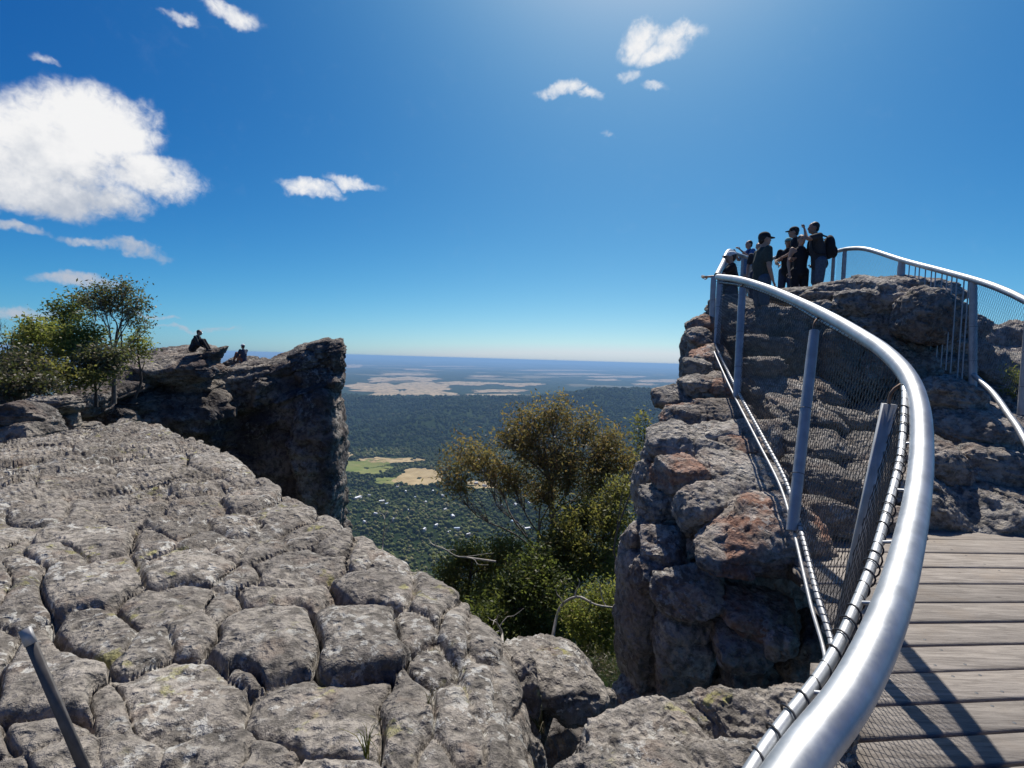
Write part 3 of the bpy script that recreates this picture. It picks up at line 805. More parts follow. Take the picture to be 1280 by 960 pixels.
# ---- the stack that carries the lookout
BID[0] += 1
stack = group('boulder_stack', 900, 860, 5.0, 'tall stack of weathered sandstone boulders beneath the lookout fence')
ST = [ # px, py, w, h, depth, thickness, tilt, squareness, undercut, material
    (940, 668, 150, 88, 4.35, .85, 4, 3.4, .25, 2), (916, 602, 122, 58, 5.0, .9, 3, 3.2, .2, 0), (874, 640, 78, 56, 4.75, .8, 4, 3, .3, 0),
    (850, 600, 72, 60, 5.1, .9, -6, 3, .2, 2), (821, 642, 52, 74, 5.2, .9, -8, 3, .1, 0), (808, 612, 34, 70, 5.7, .9, -8, 3, .1, 0), (798, 672, 42, 46, 5.2, .9, -12, 2.8, .2, 0),
    (826, 690, 66, 44, 4.8, .9, 6, 2.8, .25, 0), (814, 722, 62, 64, 4.75, .8, -8, 3, .3, 0), (858, 742, 88, 62, 4.45, .9, 4, 3, .3, 0), (905, 696, 74, 30, 4.25, .8, 18, 3, .1, 2),
    (857, 812, 84, 130, 4.65, .9, 0, 4, .1, 0), (944, 770, 100, 50, 4.25, .9, 6, 3, .2, 2), (930, 806, 80, 56, 4.2, .9, 8, 3, .2, 0), (974, 806, 38, 40, 4.1, .9, 0, 3, .2, 0),
    (801, 780, 56, 190, 5.0, .9, 0, 4, .1, 0), (930, 875, 92, 130, 4.45, .8, 0, 4, .0, 0), (992, 850, 80, 180, 4.5, .8, 0, 4, .0, 0), (860, 900, 100, 130, 4.7, .8, 0, 4, 0, 0), (795, 900, 70, 140, 5.1, .9, 0, 4, 0, 0),
    (898, 520, 80, 38, 6.4, .9, 4, 3.6, .2, 2), (928, 566, 66, 42, 5.6, .9, 6, 3.2, .2, 2), (889, 565, 44, 30, 5.6, .9, 0, 2.8, .1, 0), (852, 524, 62, 38, 6.4, .9, -6, 3, .2, 2), (850, 556, 78, 44, 5.7, .9, -4, 3, .2, 0),
    (822, 575, 44, 50, 6.0, .9, -20, 3, .1, 0), (843, 498, 52, 30, 7.0, .9, -14, 3, .2, 0), (870, 488, 46, 40, 7.0, .9, 0, 3, .2, 0), (896, 486, 54, 34, 7.0, .9, 6, 3, .2, 2), (884, 452, 50, 30, 7.8, .9, 4, 3.6, .15, 2),
    (878, 428, 40, 30, 8.3, .9, 0, 3.4, .15, 2), (878, 408, 42, 26, 8.6, .9, -6, 3.2, .15, 2), (870, 466, 36, 34, 7.6, .9, 0, 3, .1, 0),
    # the ground of the path seen through the mesh
    (952, 462, 60, 30, 7.3, 1.0, -4, 3, .15, 0), (950, 436, 74, 34, 7.9, 1.0, 0, 3, .15, 0), (930, 408, 90, 40, 8.7, 1.1, 0, 3, .1, 0), (918, 388, 60, 22, 9.0, 1.1, 0, 3, .1, 0), (966, 404, 70, 40, 8.4, 1.0, 0, 3.4, .1, 0),
    (968, 488, 74, 34, 7.0, 1.2, 4, 3, .2, 0), (990, 522, 96, 46, 6.4, 1.2, 5, 3, .25, 0), (1012, 562, 84, 44, 5.8, 1.2, -3, 3, .25, 0), (1026, 604, 76, 46, 5.2, 1.2, 3, 3, .25, 0), (1036, 650, 80, 56, 4.7, .8, 0, 3, .2, 0),
    (1052, 530, 70, 44, 6.6, 1.2, 4, 3, .25, 0), (1070, 566, 76, 46, 5.9, 1.2, -4, 3, .25, 0), (1088, 606, 84, 46, 5.3, 1.2, 3, 3, .25, 0), (1098, 652, 90, 56, 5.0, .8, 0, 3, .2, 0),
    (1108, 528, 70, 48, 6.6, 1.2, -6, 3, .25, 0), (1130, 566, 70, 46, 5.9, 1.2, 3, 3, .25, 0), (1140, 608, 80, 46, 5.4, .9, -3, 3, .25, 0), (1020, 494, 70, 40, 7.2, 1.2, -3, 3, .2, 0),
    (1008, 430, 90, 80, 8.1, .9, 0, 5, .1, 0), (1064, 446, 110, 110, 7.7, .8, 0, 6, .1, 0), (1116, 462, 90, 90, 7.4, .8, 0, 6, .05, 0),
    # top course
    (990, 371, 62, 22, 8.8, 1.0, -2, 3.2, .1, 0), (1026, 374, 70, 30, 8.4, 1.0, 3, 3, .15, 0), (1062, 366, 74, 30, 8.4, 1.0, -4, 3, .15, 0), (1078, 388, 90, 46, 7.8, .9, 3, 3.2, .15, 0), (1030, 398, 84, 40, 8.0, .9, 4, 3.2, .1, 0)]
MS = (ROCK_R, ROCK_R, ROCK_RUST)
for (x, y, w, h, d, th_, tl_, kk_, un, mm) in ST:
    boulder(stack, x, y, w, h, d, MS[mm], th_, tl_, n=34 if w * h > 2500 else 24, kk=kk_ + 1.0, under=un * 1.25, rough=.11, strata=.09, back=.8, pitch=(34 if h < w * .9 else 24 if h < w * 1.3 else 6) if x <= 940 else (0 if y < 470 else 16), label='rust stained slab' if mm == 2 else None)
for (x, y, w, h, d, th_) in [(915, 780, 250, 260, 5.4, .8), (915, 600, 190, 150, 6.2, .8), (1050, 680, 200, 120, 6.2, .7), (960, 480, 160, 110, 9.0, .7), (880, 470, 50, 120, 8.8, .9), (1090, 580, 240, 160, 7.4, .5), (1000, 900, 260, 200, 5.2, .7)]:
    boulder(stack, x, y, w, h, d, ROCK_R, th_, 0, n=26, kk=4.5, under=0, name='rock_core')

ledge = group('rock_ledge', 1200, 660, 5.3, 'sunlit sandstone ledge rising from the end of the boardwalk')
for (x, y, w, h, d, th_, tl_, kk_, un) in [(1210, 640, 170, 74, 5.35, .9, 0, 3.2, 0), (1150, 640, 120, 70, 5.3, .8, 0, 3, 0), (1275, 645, 110, 70, 5.3, .8, 0, 3.2, 0), (1222, 585, 150, 70, 5.7, .9, -3, 3, .05), (1292, 590, 110, 60, 5.8, .9, 0, 3, 0), (1165, 580, 90, 60, 5.7, .9, 6, 2.8, .1),
        (1228, 540, 150, 60, 6.2, .9, 5, 3.2, .1), (1180, 498, 94, 56, 6.6, .9, 4, 2.8, .1), (1300, 545, 90, 60, 6.6, .9, 0, 3, 0), (1240, 500, 110, 44, 7.0, .9, 6, 3, 0), (1262, 468, 90, 46, 7.8, .9, 0, 3, 0), (1390, 620, 160, 100, 5.5, .9, 0, 3, 0)]:
    boulder(ledge, x, y, w, h, d, ROCK_R, th_, tl_, n=40, kk=kk_ + .6, under=un, rough=.11, strata=.06, pitch=14)
knob = group('summit_boulder', 1140, 440, 7.0, 'rounded summit boulders leaning together under the second fence')
for (x, y, w, h, d, th_, tl_, kk_, un) in [(1118, 372, 120, 54, 7.9, .9, 4, 3.2, .2), (1160, 398, 84, 78, 7.1, .8, 14, 2.5, .1), (1204, 412, 50, 46, 7.5, .9, 10, 2.8, .1), (1196, 446, 60, 44, 7.4, .9, 0, 3, .1), (1150, 452, 150, 70, 7.6, .9, 4, 3.6, 0), (1175, 366, 44, 34, 8.3, .9, 20, 3, .1), (1100, 410, 110, 60, 7.9, .9, 0, 3.2, .1), (1230, 462, 60, 50, 7.4, .9, 0, 3, .1)]:
    boulder(knob, x, y, w, h, d, ROCK_R, th_, tl_, n=38, kk=kk_ + .4, under=un, rough=.13, strata=.07, pitch=12)
far_r = group('rock_outcrop', 1260, 450, 9.0, 'lumpy outcrop behind the second fence with a yellow green shrub')
for (x, y, w, h, d) in [(1248, 430, 60, 44, 9.2), (1280, 425, 70, 48, 9.0), (1235, 455, 60, 50, 9.0), (1275, 462, 90, 60, 8.6), (1330, 440, 120, 80, 9)]:
    boulder(far_r, x, y, w, h, d, ROCK_R, .9, 0, n=24, kk=2.8, rough=.13)

# ---- the cliff across the chasm
cliff = group('cliff', 300, 660, 24, 'dark shadowed sandstone cliff with a sheer face and jutting prow')
CL = [ # px, py, w, h, depth, thick, tilt, squareness, undercut
    (330, 590, 190, 200, 24.5, .7, -4, 7, .0), (395, 560, 62, 150, 23.6, .9, 0, 6, .0), (402, 640, 50, 120, 23.6, .9, 0, 6, 0), (260, 560, 130, 110, 24.2, .7, -6, 6, 0), (300, 640, 160, 120, 24, .7, 0, 7, 0),
    (392, 512, 70, 46, 23.9, .9, -10, 5, .05), (345, 524, 90, 44, 24.0, .9, -12, 5, .05), (290, 540, 90, 46, 24.0, .9, -14, 5, .05),
    (402, 474, 62, 40, 24.0, 1.0, -8, 4, .1), (396, 448, 70, 38, 24.2, 1.0, -16, 5.5, .15), (412, 437, 36, 20, 24.0, 1.0, -10, 6, .1), (366, 455, 70, 26, 24.4, 1, -18, 5, .1), (422, 452, 16, 30, 24.0, 1, 0, 3.2, .1),
    (346, 470, 70, 34, 25.0, 1.0, -6, 3.6, .1), (310, 466, 70, 26, 25.6, 1.0, -10, 3.2, .1), (355, 492, 60, 34, 24.4, 1.0, -10, 4, .1), (322, 484, 70, 44, 24.4, 1.0, -8, 4, .1), (268, 478, 84, 34, 25.0, 1.0, -14, 3.6, .1), (262, 504, 80, 44, 24.4, 1.0, -10, 5, .05), (225, 508, 100, 52, 24.0, .9, -6, 5, .05),
    (345, 482, 170, 52, 24.4, .7, -9, 8, 0), (300, 500, 180, 60, 24.5, .6, -8, 8, 0), (300, 452, 40, 12, 27.0, 1, -6, 3, 0), (335, 458, 40, 14, 26.5, 1, 4, 3, 0)]
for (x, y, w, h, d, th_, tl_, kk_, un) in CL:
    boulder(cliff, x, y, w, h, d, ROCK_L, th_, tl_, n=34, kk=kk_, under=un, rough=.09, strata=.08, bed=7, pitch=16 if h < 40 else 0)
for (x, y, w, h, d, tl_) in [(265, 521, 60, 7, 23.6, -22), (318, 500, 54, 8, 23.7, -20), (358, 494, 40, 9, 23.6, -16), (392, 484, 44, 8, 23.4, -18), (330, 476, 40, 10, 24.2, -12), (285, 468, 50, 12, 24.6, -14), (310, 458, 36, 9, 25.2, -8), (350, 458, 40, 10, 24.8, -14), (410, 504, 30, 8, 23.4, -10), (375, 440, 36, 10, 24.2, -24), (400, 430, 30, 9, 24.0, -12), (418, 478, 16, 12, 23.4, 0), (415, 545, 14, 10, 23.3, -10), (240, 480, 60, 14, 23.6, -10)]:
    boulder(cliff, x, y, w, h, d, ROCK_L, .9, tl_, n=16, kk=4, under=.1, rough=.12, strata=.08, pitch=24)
over_ = group('overhanging_ledge', 190, 480, 20, 'flat layered ledge of rock with a pointed lip where someone sits')
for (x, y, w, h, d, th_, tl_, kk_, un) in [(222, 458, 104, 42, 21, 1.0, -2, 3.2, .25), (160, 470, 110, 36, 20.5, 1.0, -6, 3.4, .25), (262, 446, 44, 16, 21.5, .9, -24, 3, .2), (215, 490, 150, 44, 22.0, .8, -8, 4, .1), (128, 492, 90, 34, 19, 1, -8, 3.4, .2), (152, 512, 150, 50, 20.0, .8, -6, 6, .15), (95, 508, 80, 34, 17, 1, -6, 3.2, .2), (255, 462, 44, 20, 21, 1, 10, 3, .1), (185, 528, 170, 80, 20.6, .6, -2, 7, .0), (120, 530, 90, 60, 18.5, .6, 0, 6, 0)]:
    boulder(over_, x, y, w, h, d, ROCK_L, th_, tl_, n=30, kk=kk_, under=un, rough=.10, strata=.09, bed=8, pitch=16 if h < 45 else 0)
lrock = group('weathered_boulder', 30, 560, 10.5, 'layered boulder in half shade behind the slab beneath the bushes')
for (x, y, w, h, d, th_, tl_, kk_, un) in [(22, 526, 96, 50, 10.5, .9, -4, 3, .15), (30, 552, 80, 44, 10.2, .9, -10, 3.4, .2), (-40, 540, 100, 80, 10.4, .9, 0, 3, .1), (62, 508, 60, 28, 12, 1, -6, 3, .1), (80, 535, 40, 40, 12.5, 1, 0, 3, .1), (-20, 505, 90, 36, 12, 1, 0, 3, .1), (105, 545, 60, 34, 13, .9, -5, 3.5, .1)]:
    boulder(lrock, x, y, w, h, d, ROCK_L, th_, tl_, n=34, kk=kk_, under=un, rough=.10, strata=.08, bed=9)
# soil shelf that carries the bushes
def shelf():
    n = 60
    gx = np.linspace(-30, -9.0, n); gy = np.linspace(11.5, 24, n)
    x, y = np.meshgrid(gx, gy, indexing='ij')
    p = np.stack([x, y, 0 * x], -1)
    z = -1.75 + .35 * fbm(p, .4, 4, .5, 5) + .03 * (y - 12)
    edge = 1 - sstep(-.93 * y - .9, -.80 * y, x); fr = sstep(11.5, 13, y)
    z = z - (1 - edge) * 16 - (1 - fr) * 6
    i, j = np.meshgrid(np.arange(n - 1), np.arange(n - 1), indexing='ij')
    F = np.stack([i * n + j, (i + 1) * n + j, (i + 1) * n + j + 1, i * n + j + 1], -1).reshape(-1, 4)
    o = build('terrain', np.stack([x, y, z], -1).reshape(-1, 3), F, simple('sandy_soil', (.17, .14, .105), .95, 0, .4, 3))
    tag(o, 'sandy shelf of soil under the bushes behind the slab', kind='structure')
shelf()

# ------------------------------------------------------------------ boardwalk
DECK = -1.6
deck = empty('boardwalk', (1.9, 2.5, DECK)); tag(deck, 'weathered grey timber boardwalk of wide planks inside the curved fence', kind='structure')
edge_y = [on_z(1200, y, DECK)[1] for y in (663, 678, 696, 715, 736, 760, 785, 813, 845, 882, 920, 958)]
while edge_y[-1] > -1.6: edge_y.append(edge_y[-1] - .17)
BR = np.array([at(*q) for q in [(893, 428, 8.2), (907, 458, 7.2), (923, 490, 6.35), (953, 545, 5.2), (981, 598, 4.5), (998, 650, 4.0), (1021, 740, 3.3), (1042, 818, 2.86)]])
BR = np.vstack([BR, [(1.36, 2.1, -1.53), (.80, 1.35, -1.53), (.20, .75, -1.53), (-.42, .28, -1.53), (-1.1, -.1, -1.53)]])
deck_l = BR[np.argsort(BR[:, 1])]
def deck_left(y): return np.interp(y, deck_l[:, 1], deck_l[:, 0])
SCREW = simple('screw_head', (.16, .16, .16), .4, .8)
def plank(y0, y1, a0, a1, q):
    gap = .018
    n, mrow = 26, 5
    xl_ = deck_left(.5 * (y0 + y1)) + .06; xr = 5.2
    xs = np.linspace(xl_, xr, n)
    V = []; F = []
    x0 = 1.9
    g_ = np.random.default_rng(900 + q)
    bow = g_.uniform(-.006, .006); z_off = g_.uniform(-.003, .004)
    prof = [(0, -.045), (0, -.006), (.06, 0), (.94, 0), (1, -.006), (1, -.045)]
    for x in xs:
        ya = y0 - gap / 2 + math.tan(a0) * (x - x0); yb = y1 + gap / 2 + math.tan(a1) * (x - x0)
        for (f_, dz_) in prof:
            V.append((x, yb + (ya - yb) * f_, DECK + dz_ + z_off + bow * ((x - 3.5) / 1.7) ** 2))
    kq = len(prof)
    for i_ in range(n - 1):
        for j_ in range(kq - 1):
            F.append([i_ * kq + j_, i_ * kq + j_ + 1, (i_ + 1) * kq + j_ + 1, (i_ + 1) * kq + j_])
    F.append([5, 4, 3, 2]); F.append([5, 2, 1, 0]); e = (n - 1) * kq; F.append([e, e + 1, e + 2, e + 3]); F.append([e, e + 3, e + 4, e + 5])
    o = build('plank', V, np.array(F)[:, ::-1], WOOD, deck, smooth=False)
    for sx_ in (2.35, 2.52, 4.0):
        yc = .5 * (y0 + y1) + math.tan(.5 * (a0 + a1)) * (sx_ - x0)
        if sx_ < xl_ + .1: continue
        for dy in (-.28, .28):
            th = np.arange(8) * math.pi / 4
            c = np.array([sx_ + g_.uniform(-.015, .015), yc + dy * (y0 - y1), DECK + z_off + bow * ((sx_ - 3.5) / 1.7) ** 2 + .0012])
            ring = np.stack([np.cos(th), np.sin(th), 0 * th], -1) * .008 + c
            so = obj('screw', mesh('screw', np.vstack([ring, c + (0, 0, .001)]) - c, [[i_, (i_ + 1) % 8, 8] for i_ in range(8)]), SCREW)
            so.parent = o; so.location = c - np.array(o.location) - np.array(deck.location)
for q in range(len(edge_y) - 1):
    f0 = np.clip(q / 11, 0, 1); f1 = np.clip((q + 1) / 11, 0, 1)
    plank(edge_y[q], edge_y[q + 1], R(1.5 + 5.5 * f0), R(1.5 + 5.5 * f1), q)
for bx in (1.75, 2.43, 4.0):
    ylo = -1.5; yhi = 5.0 if bx > 2 else 2.9
    MB().box((bx, (ylo + yhi) / 2 + .08 * bx - .15, DECK - .12), (.035, (yhi - ylo) / 2 - .1, .07)).build('bearer', WOOD, deck, False)

# ------------------------------------------------------------------ fences
def P3(L): return np.array([at(*q) for q in L])
fence = empty('safety_fence', at(1040, 818, 2.86)); tag(fence, 'curved galvanised tube handrail fence with black wire mesh along the boardwalk', 'fence')
TOP = P3([(897, 346, 8.4), (925, 350, 7.0), (960, 361, 6.0), (1000, 378, 5.1), (1040, 398, 4.3), (1085, 425, 3.55), (1113, 446, 3.15), (1136, 473, 2.85), (1149, 510, 2.6), (1152, 560, 2.35), (1147, 620, 2.05), (1131, 700, 1.65), (1106, 780, 1.35), (1062, 870, 1.15), (985, 975, .98)])
TOP = np.vstack([TOP, [(.12, .52, -.80), (-.42, .12, -.80), (-1.1, -.25, -.80)]])
TR = .046
tp = spline(TOP, 220)
MB().tube(tp, TR, 24).build('handrail', STEEL, fence)
THIN = P3([(897, 352, 8.4), (935, 358, 6.65), (980, 375, 5.5), (1022, 398, 4.6), (1080, 430, 3.62), (1110, 450, 3.2), (1126, 469, 2.95), (1131, 493, 2.72), (1128, 551, 2.45), (1122, 589, 2.25), (1100, 672, 1.85), (1082, 727, 1.6), (1038, 825, 1.3), (952, 943, 1.05)])
THIN = np.vstack([THIN, [(.10, .62, -.90), (-.46, .22, -.90), (-1.14, -.15, -.90)]])
tn = spline(THIN, 260)
MB().tube(tn, .0155, 12).build('mesh_rail', STEEL, fence)
br_ = spline(BR, 240)
MB().tube(br_, .019, 12).build('lower_rail', STEEL_D, fence)
MB().tube(br_ + np.array([-.05, -.02, -.06]), .012, 8).build('lower_bar', STEEL_D, fence)
def cum(P): return np.r_[0, np.cumsum(np.linalg.norm(np.diff(P, axis=0), axis=1))]
def sampler(P):
    c = cum(P); c = c / c[-1]
    return lambda u: np.stack([np.interp(u, c, P[:, q]) for q in range(3)], -1)
# pair the two rails by their shared depth so that the mesh hangs between them
def by_depth(P, D):
    y = P[:, 1][::-1]; o_ = np.argsort(y)
    return np.stack([np.interp(D, y[o_], P[::-1][o_][:, q]) for q in range(3)], -1)
Dd = np.linspace(8.15, -.1, 400)
TT, BB = by_depth(tn, Dd), by_depth(br_, Dd)
mid = .5 * (TT + BB); SL = cum(mid)
def surf(s, v):
    d = np.interp(s, SL, np.arange(len(SL)))
    a = np.stack([np.interp(d, np.arange(len(SL)), TT[:, q]) for q in range(3)], -1)
    b = np.stack([np.interp(d, np.arange(len(SL)), BB[:, q]) for q in range(3)], -1)
    return b + (a - b) * v[..., None]
def link_mesh(surf, Lt, Hh, pitch, r, name, m, parent, seg=26):
    mb = MB()
    Lr = Hh * .62
    v = np.linspace(0, 1, seg)
    for sgn in (1, -1):
        for s0 in np.arange(-Lr, Lt + Lr, pitch):
            s_ = s0 + sgn * Lr * (v - .5)
            ok = (s_ > 0) & (s_ < Lt)
            if ok.sum() < 3: continue
            P = surf(s_[ok], v[ok])
            P = P + np.stack([np.where(np.arange(len(P)) % 2, .002, -.002)] * 3, -1) * sgn
            mb.tube(P, r, 3, cap=False)
    o = mb.build(name, m, parent); o['kind'] = 'stuff'
    return o
link_mesh(surf, SL[-1], 1.05, .054, .0023, 'wire_mesh', WIRE, fence)
# the lacing wire wound round the mesh rail
c = cum(tn); turns = c[-1] / .075
tt = np.linspace(0, 1, int(turns * 12))
Pn = sampler(tn)(tt); T_ = np.gradient(Pn, axis=0); T_ /= np.linalg.norm(T_, axis=1)[:, None]
A_ = np.cross(T_, (0, 0, 1)); A_ /= np.linalg.norm(A_, axis=1)[:, None]; B_ = np.cross(A_, T_)
ph = tt * turns * 2 * math.pi + .8 * np.sin(tt * 41)
rl = .021 + .004 * np.sin(tt * 160)
MB().tube(Pn + A_ * (np.cos(ph) * rl)[:, None] + B_ * (np.sin(ph) * rl - .004)[:, None], .003, 5).build('lacing_wire', WIRE, fence)
c2 = cum(br_)
tt = np.linspace(.0, .8, 900); Pn = sampler(br_)(tt); ph = tt * c2[-1] / .06 * 2 * math.pi
T_ = np.gradient(Pn, axis=0); T_ /= np.linalg.norm(T_, axis=1)[:, None]
A_ = np.cross(T_, (0, 0, 1)); A_ /= np.linalg.norm(A_, axis=1)[:, None]; B_ = np.cross(A_, T_)
MB().tube(Pn + A_ * (np.cos(ph) * .022)[:, None] + B_ * (np.sin(ph) * .022)[:, None], .0022, 4).build('lacing_wire', WIRE, fence)
# clips that carry the mesh rail under the handrail
for q in range(9, 200, 9):
    p = tp[q]; j_ = np.argmin(np.linalg.norm(tn - p, axis=1))
    MB().tube(np.array([p, .5 * (p + tn[j_]), tn[j_]]), .006, 6).build('clip', STEEL, fence)
def post(parent, top, bot, r, m=STEEL_D, flatw=None, sides=16, rail=None):
    top, bot = np.asarray(top), np.asarray(bot)
    if flatw is None:
        n_ = 8
        P = top + (bot - top) * np.linspace(0, 1, n_)[:, None]
        o = MB().tube(P, np.r_[r * .92, [r] * (n_ - 1)], sides).build('post', m, parent)
    else:
        ax = (top - bot); ln = np.linalg.norm(ax); ax /= ln
        ux = np.cross(ax, (0, 1, 0)); ux /= np.linalg.norm(ux); uy = np.cross(ax, ux)
        rot = np.stack([ux, uy, ax], -1)
        mb = MB()
        mb.box(.5 * (top + bot), (flatw / 2, .012, ln / 2), rot)
        o = mb.build('post', m, parent, False)
    if rail is not None:                                   # bent rod from the post head to the rails
        rail = np.asarray(rail)
        w_ = spline([top - (top - bot) * .04, top + (rail - top) * .35 + np.array([-.02, 0, .02]), rail], 8)
        MB().tube(w_, .009, 8).build('bracket', simple('rusty_bracket', (.20, .13, .09), .6, .6), parent)
    # bolted strap low on the post
    for f_ in (.42, .74):
        c_ = top + (bot - top) * f_; ax = (bot - top) / np.linalg.norm(bot - top)
        w2 = (r if flatw is None else flatw * .55) + .002
        th = np.linspace(0, 2 * math.pi, 17)
        if flatw is None:
            u_ = np.cross(ax, (1, 0, 0)); u_ /= np.linalg.norm(u_); v_ = np.cross(ax, u_)
            MB().tube(c_ + w2 * (np.cos(th)[:, None] * u_ + np.sin(th)[:, None] * v_), .0022, 5, False).build('tie_wire', WIRE, o if False else parent)
    return o
post(fence, at(1112, 505, 2.86), at(1050, 795, 3.06), 0, STEEL_D, .078, rail=at(1130, 478, 2.84))
post(fence, at(1018, 414, 4.5), at(990, 664, 3.95), .043, STEEL_D, rail=at(1024, 396, 4.55))
post(fence, at(928, 361, 6.75), at(921, 496, 6.35), .046, STEEL_D, rail=at(930, 356, 6.8))
post(fence, at(900, 350, 8.3), at(896, 432, 8.15), .05, STEEL_D)
post(fence, at(892, 346, 8.75), at(889, 416, 8.75), .045, STEEL_D)

loop = empty('lookout_fence', at(940, 400, 12)); tag(loop, 'tube railing running round the far rim of the lookout behind the people', 'fence')
LP = P3([(896, 344, 8.7), (903, 330, 9.6), (911, 314, 11), (922, 318, 13), (945, 324, 14.5), (966, 323, 14), (980, 317, 13.4), (1012, 314, 12.4), (1046, 314, 11)])
MB().tube(spline(LP, 80), .045, 14).build('handrail', STEEL, loop)
lowL = spline(LP - np.array([0, 0, .95]), 80)
MB().tube(lowL, .02, 10).build('lower_rail', STEEL, loop)
for q in (18, 30, 42, 54, 66, 78):
    p = spline(LP, 80)[q]
    post(loop, p - (0, 0, .04), p - (0, 0, 1.25), .035)
lt = spline(LP, 80); sl2 = cum(lt)
def surf2(s, v):
    a = np.stack([np.interp(s, sl2, lt[:, q]) for q in range(3)], -1)
    return a - np.stack([0 * v, 0 * v, .95 * (1 - v)], -1)
WIRE_L = simple('pale_wire', (.22, .25, .28), .5, .4)
link_mesh(surf2, sl2[-1], .95, .075, .0016, 'wire_mesh', WIRE_L, loop, 14)

rf = empty('path_fence', at(1218, 482, 6.5)); tag(rf, 'galvanised railing with upright bars and mesh climbing over the summit boulders', 'fence')
RT = P3([(1046, 314, 11), (1062, 311, 10.3), (1085, 312, 9.5), (1130, 326, 8.3), (1175, 338, 7.3), (1218, 350, 6.5), (1250, 361, 6.0), (1288, 379, 5.5), (1420, 450, 4.4)])
rt = spline(RT, 120)
MB().tube(rt, .040, 18).build('handrail', STEEL, rf)
def rail_at(px):
    x_, _, _ = to_px(rt); return rt[np.argmin(np.abs(x_ - px))]
post(rf, rail_at(1218) - (0, 0, .03), at(1216, 486, 6.5), .042, STEEL_D)
post(rf, rail_at(1128) - (0, 0, .03), rail_at(1128) - (0, 0, 1.15), .055, STEEL_D)
post(rf, rail_at(1056) - (0, 0, .03), rail_at(1056) - (0, 0, 1.15), .04, STEEL_D)
post(rf, rail_at(1290) - (0, 0, .03), rail_at(1290) - (0, 0, 1.2), .042, STEEL_D)
for q, px in enumerate(np.linspace(1137, 1211, 12)):
    p = rail_at(px)
    MB().tube(np.array([p - (0, 0, .02), p - (0, 0, 1.32)]), .008, 8).build('bar', STEEL_D, rf)
LR = P3([(1216, 468, 6.5), (1240, 490, 6.0), (1262, 520, 5.4), (1282, 552, 4.9), (1350, 690, 3.9)])
MB().tube(spline(LR, 40), .030, 14).build('lower_rail', STEEL, rf)
sl3 = cum(rt)
def surf3(s, v):
    a = np.stack([np.interp(s, sl3, rt[:, q]) for q in range(3)], -1)
    return a - np.stack([0 * v, 0 * v, 1.05 * (1 - v)], -1)
i0 = int(np.argmin(np.abs(to_px(rt)[0] - 1128))); i1_ = int(np.argmin(np.abs(to_px(rt)[0] - 1218)))
link_mesh(surf3, sl3[i0], 1.05, .06, .0016, 'wire_mesh', WIRE_L, rf, 16)
link_mesh(lambda s, v: surf3(s + sl3[i1_], v), sl3[-1] - sl3[i1_], 1.05, .045, .0015, 'wire_mesh', WIRE_L, rf, 20)

# the leaning steel stub on the slab
stub = empty('steel_stub_post', at(112, 975, 1.8)); tag(stub, 'leaning flat dark steel stub post with a pale worn tip on the slab', 'post')
a_, b_ = at(31, 786, 1.82), at(122, 1000, 1.78)
ax = (a_ - b_); ln = np.linalg.norm(ax); ax /= ln
ux = np.cross(ax, fwd); ux /= np.linalg.norm(ux); uy = np.cross(ax, ux); rot = np.stack([ux, uy, ax], -1)
MB().box(.5 * (a_ + b_) - ax * .03, (.019, .005, ln / 2 - .03), rot).build('blade', DARKBAR, stub, False)
MB().box(a_ - ax * .03 + uy * .001, (.0193, .0065, .03), rot).build('tip', PALEBAR, stub, False)

# ------------------------------------------------------------------ plants
def leaves_geo(P, per, spread, L, Wd, g, droop=.5, up_=0.0):
    n = len(P) * per
    c = np.repeat(P, per, 0) + g.normal(size=(n, 3)) * spread
    d = g.normal(size=(n, 3)); d[:, 2] = d[:, 2] * .7 - droop + up_
    d /= np.linalg.norm(d, axis=1)[:, None]
    s = g.normal(size=(n, 3)); s -= d * (s * d).sum(1)[:, None]; s /= np.linalg.norm(s, axis=1)[:, None]
    l = L * (.6 + .8 * g.random(n))[:, None]; w = Wd * (.6 + .8 * g.random(n))[:, None]
    nrm = np.cross(d, s)
    a = c - d * l / 2; b = c + s * w / 2 + nrm * w * .12; e = c + d * l / 2; f = c - s * w / 2 + nrm * w * .12
    V = np.stack([a, b, e, f], 1).reshape(-1, 3)
    F = (np.arange(n) * 4)[:, None] + np.arange(4)[None]
    return V, F
def curve(p, q, g, sag=.15, n=9):
    p, q = np.asarray(p, float), np.asarray(q, float)
    L = np.linalg.norm(q - p)
    m1 = p + (q - p) * .35 + g.normal(size=3) * L * sag * .6 + np.array([0, 0, L * sag * .5])
    m2 = p + (q - p) * .7 + g.normal(size=3) * L * sag * .6
    return spline([p, m1, m2, q], n)
